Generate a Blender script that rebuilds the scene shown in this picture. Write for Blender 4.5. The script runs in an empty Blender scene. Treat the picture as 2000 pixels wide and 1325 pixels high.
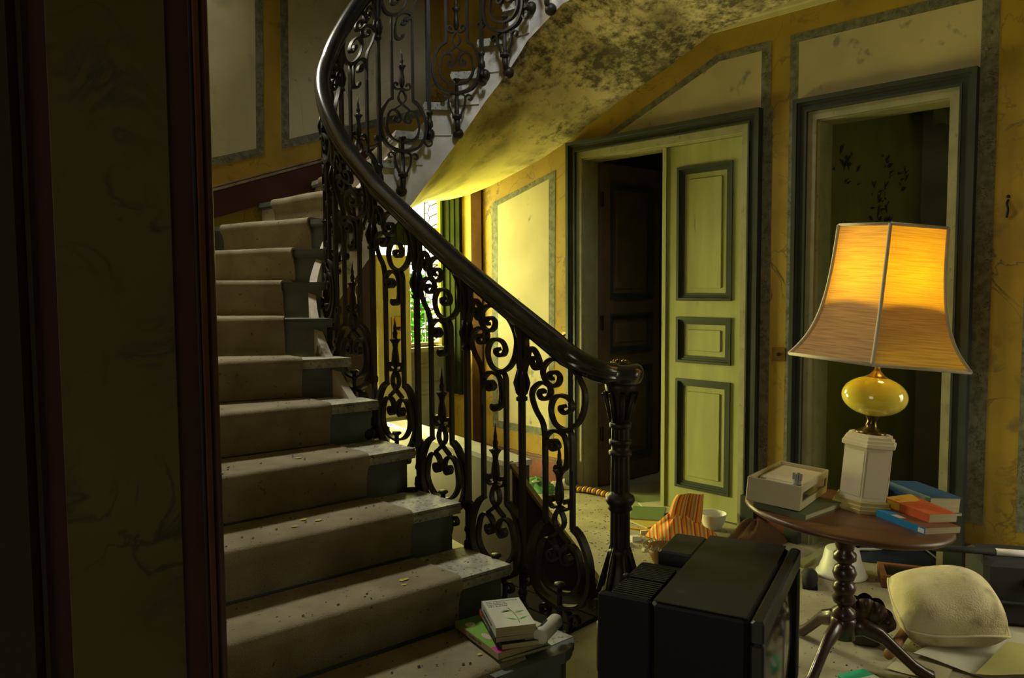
import bpy, math, random
from math import sin, cos, pi, radians as rad, sqrt, atan2
from mathutils import Vector, Matrix, Euler
random.seed(7)
scene = bpy.context.scene
COL = scene.collection

# ------------------------------------------------------------------ camera
F_PX, PITCH, ROLL, EYE = 1500.0, rad(3.75), rad(0.35), 1.40
cam_d = bpy.data.cameras.new('camera'); cam = bpy.data.objects.new('camera', cam_d); COL.objects.link(cam)
cam_d.sensor_fit = 'HORIZONTAL'; cam_d.sensor_width = 36.0; cam_d.lens = F_PX / 2000.0 * 36.0
cam_d.clip_start = 0.05
fwd = Vector((0, cos(PITCH), -sin(PITCH))); rgt0 = Vector((1, 0, 0)); up0 = rgt0.cross(fwd)
rgt = cos(ROLL) * rgt0 - sin(ROLL) * up0; upv = rgt.cross(fwd)
cam.matrix_world = Matrix(((rgt.x, upv.x, -fwd.x, 0), (rgt.y, upv.y, -fwd.y, 0), (rgt.z, upv.z, -fwd.z, EYE), (0, 0, 0, 1)))
scene.camera = cam

# ------------------------------------------------------------------ world, exposure
scene.view_settings.view_transform = 'Standard'; scene.view_settings.look = 'None'
scene.view_settings.gamma = 1.0; scene.view_settings.use_curve_mapping = False
scene.view_settings.exposure = 0.0
world = bpy.data.worlds.new('world'); scene.world = world; world.use_nodes = True
wbg = world.node_tree.nodes['Background']
wbg.inputs[0].default_value = (1.0, 0.98, 0.88, 1); wbg.inputs[1].default_value = 5.0      # bright overcast sky, seen through the garden window

# hall frame: X = b (towards the door wall), Y = a (away along the lower flight)
HALL = rad(44.5)
def hw(a, b, z=0.0):
    return Vector((b * cos(HALL) - a * sin(HALL), b * sin(HALL) + a * cos(HALL), z))
def area(name, loc, target, sx, sy, power, col, spread=180):
    l = bpy.data.lights.new(name, 'AREA'); l.shape = 'RECTANGLE'; l.size = sx; l.size_y = sy; l.energy = power; l.color = col; l.spread = rad(spread)
    o = bpy.data.objects.new(name, l); COL.objects.link(o); o.location = loc
    o.rotation_euler = (Vector(target) - Vector(loc)).to_track_quat('-Z', 'Y').to_euler()
    return o
# daylight outside the garden window under the stairs
area('garden_daylight', hw(6.2, 3.75, 1.15), hw(4.6, 3.70, 1.35), 4.0, 2.2, 2200.0, (1.0, 0.93, 0.30))
# daylight from the tall upstairs window in the far wall
area('upstairs_window_daylight', hw(4.80, 1.75, 4.20), hw(2.2, 1.6, 0.5), 0.5, 0.6, 52.0, (1.0, 0.95, 0.74), 118)
# upstairs landing window across the well
area('landing_window_daylight', hw(1.62, 2.0, 4.7), hw(3.15, 3.25, 3.05), 0.5, 0.6, 5.5, (0.92, 0.97, 1.0), 50)
# daylight from the entrance behind and to the left of the camera
area('entrance_daylight', hw(0.2, -2.4, 1.5), hw(1.6, 4.0, 1.1), 1.2, 1.8, 28.0, (1.0, 0.93, 0.66))
# added low fill from the right, no opening there; lifts cushion and floor
area('side_door_daylight', hw(-0.35, 3.9, 0.95), hw(0.9, 3.3, 0.1), 0.6, 1.2, 7.5, (1.0, 0.95, 0.70), 100)
# small window of the room behind the right doorway
area('back_room_daylight', hw(-0.15, 5.1, 1.9), hw(1.8, 5.1, 1.7), 0.6, 0.9, 1.8, (0.95, 1.0, 0.40))

# ------------------------------------------------------------------ helpers
class MB:
    def __init__(s): s.v = []; s.f = []; s.sm = []
    def add(s, vs, fs, smooth=False):
        n = len(s.v); s.v += [tuple(p) for p in vs]
        for f in fs: s.f.append(tuple(i + n for i in f)); s.sm.append(smooth)
        return s
    def box(s, x0, x1, y0, y1, z0, z1):
        return s.add([(x0,y0,z0),(x1,y0,z0),(x1,y1,z0),(x0,y1,z0),(x0,y0,z1),(x1,y0,z1),(x1,y1,z1),(x0,y1,z1)],
              [(0,3,2,1),(4,5,6,7),(0,1,5,4),(1,2,6,5),(2,3,7,6),(3,0,4,7)])
    def rbox(s, x0, x1, y0, y1, z0, z1, r):
        "box with chamfered edges"
        if x0 > x1: x0, x1 = x1, x0
        if y0 > y1: y0, y1 = y1, y0
        rings = []
        for z, i in ((z0, r), (z0 + r, 0), (z1 - r, 0), (z1, r)):
            c = r
            X0, X1, Y0, Y1 = x0 + i, x1 - i, y0 + i, y1 - i
            rings.append([(X0+c,Y0,z),(X1-c,Y0,z),(X1,Y0+c,z),(X1,Y1-c,z),(X1-c,Y1,z),(X0+c,Y1,z),(X0,Y1-c,z),(X0,Y0+c,z)])
        return s.rings(rings, cap=True)
    def rings(s, rings, closed=True, cap=False, smooth=False):
        n = len(rings[0]); vs = [p for r in rings for p in r]; fs = []
        for i in range(len(rings) - 1):
            for j in range(n if closed else n - 1):
                k = (j + 1) % n
                fs.append((i*n+j, i*n+k, (i+1)*n+k, (i+1)*n+j))
        if cap:
            fs.append(tuple(range(n - 1, -1, -1))); fs.append(tuple((len(rings)-1)*n + j for j in range(n)))
        return s.add(vs, fs, smooth)
    def prism(s, poly, z0, z1):
        return s.rings([[(x, y, z0) for x, y in poly], [(x, y, z1) for x, y in poly]], cap=True)
    def extr(s, poly, d):
        "3D polygon extruded by vector d"
        d = Vector(d); return s.rings([[tuple(Vector(p)) for p in poly], [tuple(Vector(p) + d) for p in poly]], cap=True)
    def lathe(s, prof, n=16, loc=(0, 0, 0), smooth=True):
        rings = [[(loc[0] + r*cos(2*pi*j/n), loc[1] + r*sin(2*pi*j/n), loc[2] + z) for j in range(n)] for z, r in prof]
        return s.rings(rings, cap=True, smooth=smooth)
    def ball(s, c, r, n=12, m=8, sc=(1, 1, 1)):
        pr = [(-cos(pi*i/m), max(sin(pi*i/m), 1e-3)) for i in range(m + 1)]
        return s.rings([[(c[0]+r*q*cos(2*pi*j/n)*sc[0], c[1]+r*q*sin(2*pi*j/n)*sc[1], c[2]+r*z*sc[2]) for j in range(n)] for z, q in pr], smooth=True)
    def tube(s, pts, r, n=8, smooth=True):
        P = [Vector(p) for p in pts]; rings = []; ref = None
        for i, p in enumerate(P):
            t = (P[min(i+1, len(P)-1)] - P[max(i-1, 0)])
            t = t.normalized() if t.length > 1e-9 else Vector((0, 0, 1))
            if ref is None: ref = t.orthogonal().normalized()
            ref = (ref - t * ref.dot(t)).normalized(); b = t.cross(ref)
            rr = r[i] if isinstance(r, (list, tuple)) else r
            rings.append([tuple(p + rr*(cos(2*pi*j/n)*ref + sin(2*pi*j/n)*b)) for j in range(n)])
        return s.rings(rings, cap=True, smooth=smooth)
    def grid(s, fn, nu, nv, smooth=True, thick=0.0):
        vs = [fn(i/nu, j/nv) for i in range(nu+1) for j in range(nv+1)]
        w = nv + 1
        fs = [(i*w+j, (i+1)*w+j, (i+1)*w+j+1, i*w+j+1) for i in range(nu) for j in range(nv)]
        s.add(vs, fs, smooth)
        if thick:
            v2 = [(x, y, z - thick) for x, y, z in vs]
            s.add(v2, [tuple(reversed(f)) for f in fs], smooth)
        return s
    def xform(s, fn): s.v = [tuple(fn(p)) for p in s.v]; return s
    def build(s, name, mat, parent=None, kind=None, label=None):
        me = bpy.data.meshes.new(name); me.from_pydata(s.v, [], s.f); me.update()
        me.polygons.foreach_set('use_smooth', s.sm); 
        me.materials.append(mat)
        o = bpy.data.objects.new(name, me); COL.objects.link(o)
        if parent: o.parent = parent
        if kind: o['kind'] = kind
        if label: o['label'] = label
        return o
def tag(o, label, cat, group=None):
    o['label'] = label; o['category'] = cat
    if group: o['group'] = group
    return o
def thing(name, loc, label=None, cat=None, rz=0.0, rot=None, group=None, kind=None):
    o = bpy.data.objects.new(name, None); COL.objects.link(o); o.location = loc; o.empty_display_size = 0.1
    o.rotation_euler = rot if rot is not None else (0, 0, rz)
    if label: tag(o, label, cat, group)
    if kind: o['kind'] = kind
    return o
def hall_obj(o, kind='structure'):
    o.rotation_euler = (0, 0, HALL)
    if kind: o['kind'] = kind
    return o
def text_mesh(name, body, size, mat, parent, M, extrude=0.0002):
    cu = bpy.data.curves.new(name, 'FONT'); cu.body = body; cu.size = size; cu.extrude = extrude; cu.resolution_u = 2
    t = bpy.data.objects.new(name, cu)
    COL.objects.link(t); bpy.context.view_layer.update()
    me = bpy.data.meshes.new_from_object(t); COL.objects.unlink(t); bpy.data.objects.remove(t)
    me.materials.clear(); me.materials.append(mat)
    o = bpy.data.objects.new(name, me); COL.objects.link(o); o.parent = parent; o.matrix_local = M
    return o
def catmull(pts, n=6):
    out = []; P = [Vector(p) for p in pts]
    for i in range(len(P) - 1):
        p0, p1, p2, p3 = P[max(i-1, 0)], P[i], P[i+1], P[min(i+2, len(P)-1)]
        for k in range(n):
            t = k / n
            out.append(0.5*((2*p1) + (-p0+p2)*t + (2*p0-5*p1+4*p2-p3)*t*t + (-p0+3*p1-3*p2+p3)*t**3))
    out.append(P[-1]); return out
def interp(x, xs, ys):
    if x <= xs[0]: return ys[0] + (x-xs[0])*(ys[1]-ys[0])/(xs[1]-xs[0])
    for i in range(len(xs)-1):
        if x <= xs[i+1]: break
    t = (x-xs[i])/(xs[i+1]-xs[i]); return ys[i]+t*(ys[i+1]-ys[i])

# ------------------------------------------------------------------ materials
def mat(name, c1, c2=None, scale=6.0, rough=0.7, metal=0.0, bump=0.0, bscale=None, detail=6.0, lo=0.35, hi=0.65,
        c3=None, s3=30.0, lo3=0.55, hi3=0.65, spec=0.5, coords='Object', stretch=None, vein=None, vs=3.0, vw=0.03, coat=0.0):
    m = bpy.data.materials.new(name); m.use_nodes = True; nt = m.node_tree; N = nt.nodes; L = nt.links
    bs = N['Principled BSDF']; bs.inputs['Roughness'].default_value = rough; bs.inputs['Metallic'].default_value = metal
    bs.inputs['Specular IOR Level'].default_value = spec; bs.inputs['Coat Weight'].default_value = coat
    bs.inputs['Base Color'].default_value = (*c1, 1)
    tc = N.new('ShaderNodeTexCoord'); vec = tc.outputs[coords]
    if stretch:
        mp = N.new('ShaderNodeMapping'); L.new(vec, mp.inputs[0]); mp.inputs['Scale'].default_value = stretch; vec = mp.outputs[0]
    def noise(sc, det=detail, dist=0.0):
        n = N.new('ShaderNodeTexNoise'); n.inputs['Scale'].default_value = sc; n.inputs['Detail'].default_value = det
        n.inputs['Distortion'].default_value = dist; L.new(vec, n.inputs['Vector']); return n
    def ramp(src, a, b):
        r = N.new('ShaderNodeMapRange'); r.inputs[1].default_value = a; r.inputs[2].default_value = b; L.new(src, r.inputs[0]); return r.outputs[0]
    def mix(f, A, B):
        x = N.new('ShaderNodeMix'); x.data_type = 'RGBA'; L.new(f, x.inputs[0])
        for idx, c in ((6, A), (7, B)):
            if isinstance(c, tuple): x.inputs[idx].default_value = (*c, 1)
            else: L.new(c, x.inputs[idx])
        return x.outputs[2]
    col = None
    if c2 is not None: col = mix(ramp(noise(scale).outputs[0], lo, hi), c1, c2)
    if vein is not None:
        n = noise(vs, 5.0, 1.6); s1 = N.new('ShaderNodeMath'); s1.operation = 'SUBTRACT'; L.new(n.outputs[0], s1.inputs[0]); s1.inputs[1].default_value = 0.5
        ab = N.new('ShaderNodeMath'); ab.operation = 'ABSOLUTE'; L.new(s1.outputs[0], ab.inputs[0])
        rv = ramp(ab.outputs[0], 0.0, vw); iv = N.new('ShaderNodeMath'); iv.operation = 'SUBTRACT'; iv.inputs[0].default_value = 1.0; L.new(rv, iv.inputs[1])
        pm = N.new('ShaderNodeMath'); pm.operation = 'MULTIPLY'; L.new(iv.outputs[0], pm.inputs[0]); L.new(ramp(noise(vs*0.7).outputs[0], 0.42, 0.62), pm.inputs[1])
        col = mix(pm.outputs[0], col if col is not None else c1, vein)
    if c3 is not None: col = mix(ramp(noise(s3, 4.0).outputs[0], lo3, hi3), col if col is not None else c1, c3)
    if col is not None: L.new(col, bs.inputs['Base Color'])
    if bump:
        b = N.new('ShaderNodeBump'); b.inputs['Strength'].default_value = bump; b.inputs['Distance'].default_value = 0.01
        L.new(noise(bscale or scale*4).outputs[0], b.inputs['Height']); L.new(b.outputs[0], bs.inputs['Normal'])
    return m
M = {}
M['ochre'] = mat('ochre_paint', (0.38,0.255,0.022), (0.29,0.185,0.018), 3.5, 0.75, bump=0.1, vein=(0.10,0.07,0.02), vs=3.2, vw=0.018, c3=(0.17,0.115,0.02), s3=7, lo3=0.62, hi3=0.75)
M['cream'] = mat('cream_panel_paint', (0.52,0.465,0.29), (0.42,0.37,0.22), 2.5, 0.75, bump=0.06, c3=(0.22,0.21,0.15), s3=6.5, lo3=0.635, hi3=0.69)
M['cream_far'] = mat('aged_cream_paint', (0.52,0.49,0.32), (0.40,0.38,0.24), 2.0, 0.8, bump=0.08, vein=(0.16,0.14,0.09), vs=1.6, vw=0.006, c3=(0.30,0.29,0.2), s3=3.5, lo3=0.6, hi3=0.75)
M['border'] = mat('grey_marbled_border', (0.10,0.105,0.07), (0.19,0.19,0.135), 26, 0.8, vein=(0.04,0.04,0.03), vs=24, vw=0.05)
M['red'] = mat('red_marbled_skirting', (0.20,0.035,0.018), (0.11,0.02,0.012), 8, 0.55, c3=(0.30,0.10,0.06), s3=25, lo3=0.66, hi3=0.74)
M['red_trim'] = mat('brown_skirting_cap', (0.16,0.07,0.04), (0.10,0.04,0.02), 9, 0.5)
M['far_trim'] = mat('dusty_skirting_cap', (0.30,0.25,0.17), (0.16,0.11,0.07), 12, 0.5)
M['door'] = mat('olive_door_paint', (0.34,0.36,0.14), (0.26,0.275,0.10), 9, 0.6, bump=0.12, stretch=(1,1,0.15), c3=(0.18,0.18,0.10), s3=30, lo3=0.66, hi3=0.75)
M['door_dark'] = mat('bottle_green_moulding', (0.035,0.045,0.038), (0.025,0.032,0.026), 8, 0.4)
M['door_brown'] = mat('dark_brown_door_paint', (0.12,0.085,0.045), (0.08,0.055,0.03), 8, 0.6)
M['jamb'] = mat('pale_jamb_paint', (0.31,0.30,0.18), (0.24,0.235,0.13), 10, 0.6, bump=0.1, c3=(0.2,0.19,0.12), s3=40, lo3=0.64, hi3=0.7)
M['floor'] = mat('dusty_stone_floor', (0.40,0.36,0.24), (0.29,0.26,0.16), 5, 0.85, bump=0.15, bscale=60, c3=(0.15,0.12,0.07), s3=38, lo3=0.64, hi3=0.72)
M['carpet'] = mat('worn_beige_carpet', (0.34,0.30,0.21), (0.25,0.215,0.145), 7, 0.95, bump=0.5, bscale=220, c3=(0.13,0.10,0.06), s3=45, lo3=0.66, hi3=0.72, spec=0.1)
M['step'] = mat('blue_grey_step_paint', (0.13,0.155,0.15), (0.09,0.105,0.10), 6, 0.55, bump=0.05)
M['tread'] = mat('worn_marble_tread', (0.46,0.45,0.38), (0.30,0.30,0.25), 18, 0.7, c3=(0.14,0.13,0.10), s3=70, lo3=0.56, hi3=0.66, bump=0.1)
M['iron'] = mat('dark_wrought_iron', (0.016,0.012,0.008), (0.030,0.022,0.014), 18, 0.48, 0.1, bump=0.05, spec=0.3)
M['rail'] = mat('black_polished_handrail', (0.012,0.012,0.013), (0.03,0.026,0.024), 7, 0.22, c3=(0.09,0.085,0.08), s3=60, lo3=0.68, hi3=0.76, coat=0.4)
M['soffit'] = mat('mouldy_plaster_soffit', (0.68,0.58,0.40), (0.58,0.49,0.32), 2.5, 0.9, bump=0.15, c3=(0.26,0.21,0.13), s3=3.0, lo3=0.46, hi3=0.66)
def add_mould_and_glow(m):
    nt = m.node_tree; N = nt.nodes; L = nt.links; bs = N['Principled BSDF']; src = bs.inputs['Base Color'].links[0].from_socket
    tc = N.new('ShaderNodeTexCoord'); n = N.new('ShaderNodeTexNoise'); n.inputs['Scale'].default_value = 17; n.inputs['Detail'].default_value = 9; n.inputs['Roughness'].default_value = 0.72; L.new(tc.outputs['Object'], n.inputs[0])
    n2 = N.new('ShaderNodeTexNoise'); n2.inputs['Scale'].default_value = 2.4; n2.inputs['Detail'].default_value = 5; L.new(tc.outputs['Object'], n2.inputs[0])
    sx = N.new('ShaderNodeSeparateXYZ'); L.new(tc.outputs['Object'], sx.inputs[0]); gz = N.new('ShaderNodeMapRange'); gz.inputs[1].default_value = 2.05; gz.inputs[2].default_value = 2.75; gz.inputs[3].default_value = -0.22; gz.inputs[4].default_value = 0.10; L.new(sx.outputs[2], gz.inputs[0])
    a1 = N.new('ShaderNodeMath'); a1.operation = 'MULTIPLY_ADD'; a1.inputs[1].default_value = 0.55; L.new(n2.outputs[0], a1.inputs[0]); L.new(n.outputs[0], a1.inputs[2])
    a2 = N.new('ShaderNodeMath'); a2.operation = 'ADD'; L.new(a1.outputs[0], a2.inputs[0]); L.new(gz.outputs[0], a2.inputs[1])
    r = N.new('ShaderNodeMapRange'); r.inputs[1].default_value = 0.77; r.inputs[2].default_value = 0.98; L.new(a2.outputs[0], r.inputs[0])
    x = N.new('ShaderNodeMix'); x.data_type = 'RGBA'; L.new(r.outputs[0], x.inputs[0]); L.new(src, x.inputs[6]); x.inputs[7].default_value = (0.095,0.078,0.05,1); L.new(x.outputs[2], bs.inputs['Base Color'])
    g2 = N.new('ShaderNodeMapRange'); g2.inputs[1].default_value = 1.95; g2.inputs[2].default_value = 2.6; L.new(sx.outputs[2], g2.inputs[0])   # yellow window glow painted into the colour towards the foot of the flight
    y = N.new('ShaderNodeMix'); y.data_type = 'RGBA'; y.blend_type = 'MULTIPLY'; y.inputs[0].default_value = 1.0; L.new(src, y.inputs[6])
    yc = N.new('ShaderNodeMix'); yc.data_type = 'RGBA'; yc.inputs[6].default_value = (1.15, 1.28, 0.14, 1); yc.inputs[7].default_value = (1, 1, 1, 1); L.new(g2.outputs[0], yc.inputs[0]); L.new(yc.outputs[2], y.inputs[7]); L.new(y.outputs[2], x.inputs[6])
add_mould_and_glow(M['soffit'])
M['string'] = mat('flaking_grey_plaster', (0.72,0.69,0.62), (0.52,0.48,0.41), 6, 0.85, c3=(0.12,0.09,0.06), s3=9, lo3=0.60, hi3=0.72, bump=0.1)
M['brown'] = mat('brown_boarding', (0.085,0.04,0.016), (0.055,0.024,0.01), 6, 0.6)
M['parapet'] = mat('dark_red_plinth', (0.045,0.010,0.006), (0.028,0.006,0.004), 6, 0.6)
M['skirt_far'] = mat('oxblood_skirting', (0.075,0.017,0.010), (0.05,0.011,0.007), 7, 0.55)
M['marble'] = mat('white_marble_cap', (0.48,0.48,0.44), (0.38,0.38,0.35), 4, 0.4, vein=(0.3,0.3,0.29), vs=5, vw=0.02)
M['rake'] = mat('ochre_wood_edge', (0.22,0.15,0.035), (0.15,0.10,0.025), 12, 0.6)
M['boarding'] = mat('blackened_boards', (0.012,0.008,0.005), (0.008,0.005,0.003), 8, 0.8, spec=0.1)  # near-black colour that paints shade onto the floor strip
M['strip'] = mat('umber_wooden_strip', (0.05,0.022,0.006), (0.035,0.015,0.004), 8, 0.95, spec=0.03)
M['shutter'] = mat('green_shutter_paint', (0.018,0.024,0.005), (0.012,0.016,0.003), 5, 0.95, spec=0.03)
M['leaf_cream'] = mat('cream_cupboard_paint', (0.50,0.46,0.25), (0.40,0.36,0.19), 4, 0.6)
M['greypanel'] = mat('grey_green_panelling', (0.26,0.26,0.18), (0.19,0.19,0.13), 5, 0.6)
M['brass'] = mat('aged_brass', (0.42,0.27,0.08), (0.30,0.18,0.05), 14, 0.3, 0.9)
M['brassd'] = mat('tarnished_brass', (0.16,0.11,0.04), (0.07,0.05,0.02), 10, 0.25, 0.9)
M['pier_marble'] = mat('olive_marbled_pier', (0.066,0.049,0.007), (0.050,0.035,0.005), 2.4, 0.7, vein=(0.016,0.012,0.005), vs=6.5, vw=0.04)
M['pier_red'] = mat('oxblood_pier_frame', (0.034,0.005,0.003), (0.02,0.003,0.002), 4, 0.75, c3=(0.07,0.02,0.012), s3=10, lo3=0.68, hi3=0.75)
M['pier_black'] = mat('black_pier_edge', (0.012,0.009,0.008), None, rough=0.6)
M['pier_brown'] = mat('brown_corner_bead', (0.06,0.018,0.008), (0.04,0.012,0.005), 12, 0.5)
M['ceiling'] = mat('dull_ceiling_plaster', (0.40,0.37,0.26), (0.33,0.30,0.2), 3, 0.9)
M['cornice'] = mat('cream_cornice', (0.52,0.47,0.25), (0.42,0.37,0.18), 6, 0.7)
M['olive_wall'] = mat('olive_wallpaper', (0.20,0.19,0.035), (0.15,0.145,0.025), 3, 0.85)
M['curtain'] = mat('olive_curtain', (0.22,0.21,0.06), (0.16,0.15,0.04), 6, 0.85)
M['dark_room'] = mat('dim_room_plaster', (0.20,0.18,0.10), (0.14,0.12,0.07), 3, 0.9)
M['flake'] = mat('blackened_paper', (0.025,0.02,0.014), None, rough=0.9)
M['tv'] = mat('dusty_black_plastic', (0.009,0.010,0.012), (0.016,0.017,0.019), 5, 0.42, c3=(0.04,0.04,0.04), s3=16, lo3=0.66, hi3=0.8)
M['tv_side'] = mat('black_plastic', (0.004,0.004,0.005), None, rough=0.6, spec=0.2)
M['screen'] = mat('dark_glass_tube', (0.018,0.020,0.016), None, rough=0.12, spec=0.6)
M['wood'] = mat('red_brown_turned_wood', (0.040,0.014,0.008), (0.024,0.008,0.004), 9, 0.36, stretch=(1,1,0.3), coat=0.3)
M['tabletop'] = mat('worn_table_wood', (0.14,0.060,0.026), (0.085,0.034,0.015), 8, 0.40, stretch=(0.4,2,1), c3=(0.19,0.11,0.06), s3=18, lo3=0.63, hi3=0.74)
M['ivory'] = mat('ivory_lacquer', (0.70,0.63,0.45), (0.64,0.57,0.40), 6, 0.35)
M['ivory_gold'] = mat('gilt_ivory_base', (0.55,0.45,0.20), (0.48,0.38,0.16), 8, 0.28, 0.3)
M['globe'] = mat('yellow_glazed_globe', (0.92,0.76,0.08), (0.84,0.68,0.065), 3, 0.10, coat=0.6)
M['white'] = mat('white_plastic', (0.62,0.62,0.55), (0.55,0.55,0.48), 6, 0.4)
M['device'] = mat('yellowed_cream_plastic', (0.50,0.45,0.28), (0.44,0.39,0.23), 5, 0.45)
M['page'] = mat('page_edges', (0.44,0.38,0.22), (0.36,0.31,0.17), 90, 0.9, stretch=(0.05,0.05,6))
M['ink'] = mat('dark_ink', (0.03,0.03,0.03), None, rough=0.8)
M['black'] = mat('black_cloth', (0.010,0.010,0.011), None, rough=0.8)
M['pillow'] = mat('stained_oatmeal_weave', (0.66,0.58,0.36), (0.56,0.48,0.28), 14, 0.95, bump=0.5, bscale=180, c3=(0.20,0.15,0.09), s3=7.0, lo3=0.54, hi3=0.74, spec=0.1)
M['piping'] = mat('pale_piping', (0.58,0.50,0.34), None, rough=0.8)
M['paper'] = mat('cream_paper', (0.56,0.54,0.42), (0.48,0.45,0.33), 6, 0.85)
M['paper_y'] = mat('yellowed_paper', (0.47,0.43,0.15), (0.38,0.34,0.10), 5, 0.85)
M['navy'] = mat('navy_cloth', (0.012,0.02,0.045), (0.02,0.03,0.06), 8, 0.9)
M['whitecloth'] = mat('white_stripe_cloth', (0.5,0.52,0.55), None, rough=0.9)
M['brown_cloth'] = mat('brown_velvet', (0.09,0.035,0.012), (0.05,0.02,0.008), 8, 0.9)
M['green_cloth'] = mat('green_canvas', (0.08,0.25,0.07), (0.05,0.17,0.05), 6, 0.85)
M['leather'] = mat('dark_carved_wood', (0.05,0.026,0.015), (0.03,0.015,0.01), 6, 0.3)
M['stick'] = mat('honey_wood', (0.26,0.12,0.035), (0.19,0.08,0.02), 8, 0.5)
M['leaf'] = mat('leaf_green', (0.10,0.35,0.04), (0.05,0.22,0.03), 9, 0.7)
M['lead'] = mat('lead_came', (0.03,0.03,0.025), None, rough=0.6)
def simple(name, c, rough=0.6): M[name] = mat(name, c, None, rough=rough); return M[name]
for nm, c in dict(cover_white=(0.55,0.56,0.48), cover_green=(0.16,0.36,0.03), cover_magenta=(0.50,0.02,0.28), cover_black=(0.015,0.013,0.012),
                  cover_blue=(0.012,0.055,0.13), cover_cyan=(0.01,0.20,0.42), cover_orange=(0.55,0.10,0.02), cover_yellow=(0.62,0.36,0.03),
                  cover_olive=(0.10,0.12,0.06), cover_brown=(0.16,0.055,0.02), cap_red=(0.6,0.03,0.01), grey_plastic=(0.25,0.24,0.22),
                  mag_green=(0.14,0.20,0.07), mag_yellow=(0.50,0.40,0.08), mag_pale=(0.34,0.40,0.20), petal=(0.55,0.42,0.38), dusty_gold=(0.5,0.42,0.06),
                  mint=(0.03,0.42,0.22), tape_white=(0.65,0.63,0.6)).items(): simple(nm, c)
# striped cloth: bands along the local X axis
def striped(name):
    m = bpy.data.materials.new(name); m.use_nodes = True; nt = m.node_tree; N = nt.nodes; L = nt.links; bs = N['Principled BSDF']; bs.inputs['Roughness'].default_value = 0.9
    tc = N.new('ShaderNodeTexCoord'); sp = N.new('ShaderNodeSeparateXYZ'); L.new(tc.outputs['UV'], sp.inputs[0])
    mm = N.new('ShaderNodeMath'); mm.operation = 'FRACT'; ml = N.new('ShaderNodeMath'); ml.operation = 'MULTIPLY'; ml.inputs[1].default_value = 5.0
    L.new(sp.outputs[0], ml.inputs[0]); L.new(ml.outputs[0], mm.inputs[0])
    cr = N.new('ShaderNodeValToRGB'); cr.color_ramp.interpolation = 'CONSTANT'; L.new(mm.outputs[0], cr.inputs[0])
    cols = [(0,(0.62,0.36,0.03)),(0.14,(0.5,0.07,0.02)),(0.26,(0.62,0.36,0.03)),(0.4,(0.32,0.30,0.32)),(0.46,(0.55,0.14,0.02)),(0.6,(0.65,0.45,0.06)),(0.74,(0.42,0.03,0.02)),(0.86,(0.6,0.2,0.02))]
    el = cr.color_ramp.elements
    el[0].position = 0; el[0].color = (*cols[0][1], 1); el[1].position = cols[1][0]; el[1].color = (*cols[1][1], 1)
    for p, c in cols[2:]: e = el.new(p); e.color = (*c, 1)
    L.new(cr.outputs[0], bs.inputs['Base Color']); return m
M['striped'] = striped('orange_striped_cotton')
# translucent lampshade linen
def shade_mat():
    m = bpy.data.materials.new('slub_linen_shade'); m.use_nodes = True; nt = m.node_tree; N = nt.nodes; L = nt.links
    for n in list(N): N.remove(n)
    out = N.new('ShaderNodeOutputMaterial'); d = N.new('ShaderNodeBsdfDiffuse'); t = N.new('ShaderNodeBsdfTranslucent'); mx = N.new('ShaderNodeMixShader')
    tc = N.new('ShaderNodeTexCoord'); mp = N.new('ShaderNodeMapping'); mp.inputs['Scale'].default_value = (6, 6, 160); n = N.new('ShaderNodeTexNoise'); n.inputs['Scale'].default_value = 1.6; n.inputs['Detail'].default_value = 4
    L.new(tc.outputs['Object'], mp.inputs[0]); L.new(mp.outputs[0], n.inputs[0])
    r = N.new('ShaderNodeValToRGB'); L.new(n.outputs[0], r.inputs[0]); r.color_ramp.elements[0].position = 0.3; r.color_ramp.elements[1].position = 0.62
    r.color_ramp.elements[0].color = (0.46, 0.35, 0.21, 1); r.color_ramp.elements[1].color = (0.66, 0.52, 0.33, 1)
    r2 = N.new('ShaderNodeValToRGB'); L.new(n.outputs[0], r2.inputs[0]); r2.color_ramp.elements[0].position = 0.3; r2.color_ramp.elements[1].position = 0.62
    r2.color_ramp.elements[0].color = (0.60, 0.30, 0.012, 1); r2.color_ramp.elements[1].color = (0.88, 0.50, 0.02, 1)
    L.new(r.outputs[0], d.inputs[0]); L.new(r2.outputs[0], t.inputs[0]); mx.inputs[0].default_value = 0.45
    L.new(d.outputs[0], mx.inputs[1]); L.new(t.outputs[0], mx.inputs[2]); L.new(mx.outputs[0], out.inputs[0]); return m
M['shade'] = shade_mat()
def glass_mat():
    m = bpy.data.materials.new('window_glass'); m.use_nodes = True; nt = m.node_tree; N = nt.nodes; L = nt.links
    for n in list(N): N.remove(n)
    out = N.new('ShaderNodeOutputMaterial'); t = N.new('ShaderNodeBsdfTransparent'); g = N.new('ShaderNodeBsdfGlossy'); g.inputs['Roughness'].default_value = 0.05
    t.inputs[0].default_value = (0.96, 0.97, 0.93, 1); mx = N.new('ShaderNodeMixShader'); mx.inputs[0].default_value = 0.04
    L.new(t.outputs[0], mx.inputs[1]); L.new(g.outputs[0], mx.inputs[2]); L.new(mx.outputs[0], out.inputs[0]); return m
M['glass'] = glass_mat()
def emit(name, c, s):
    m = bpy.data.materials.new(name); m.use_nodes = True; bs = m.node_tree.nodes['Principled BSDF']
    bs.inputs['Base Color'].default_value = (*c, 1); bs.inputs['Emission Color'].default_value = (*c, 1); bs.inputs['Emission Strength'].default_value = s; return m
M['bulb'] = emit('glowing_bulb', (1.0, 0.72, 0.3), 14.0)
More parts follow.
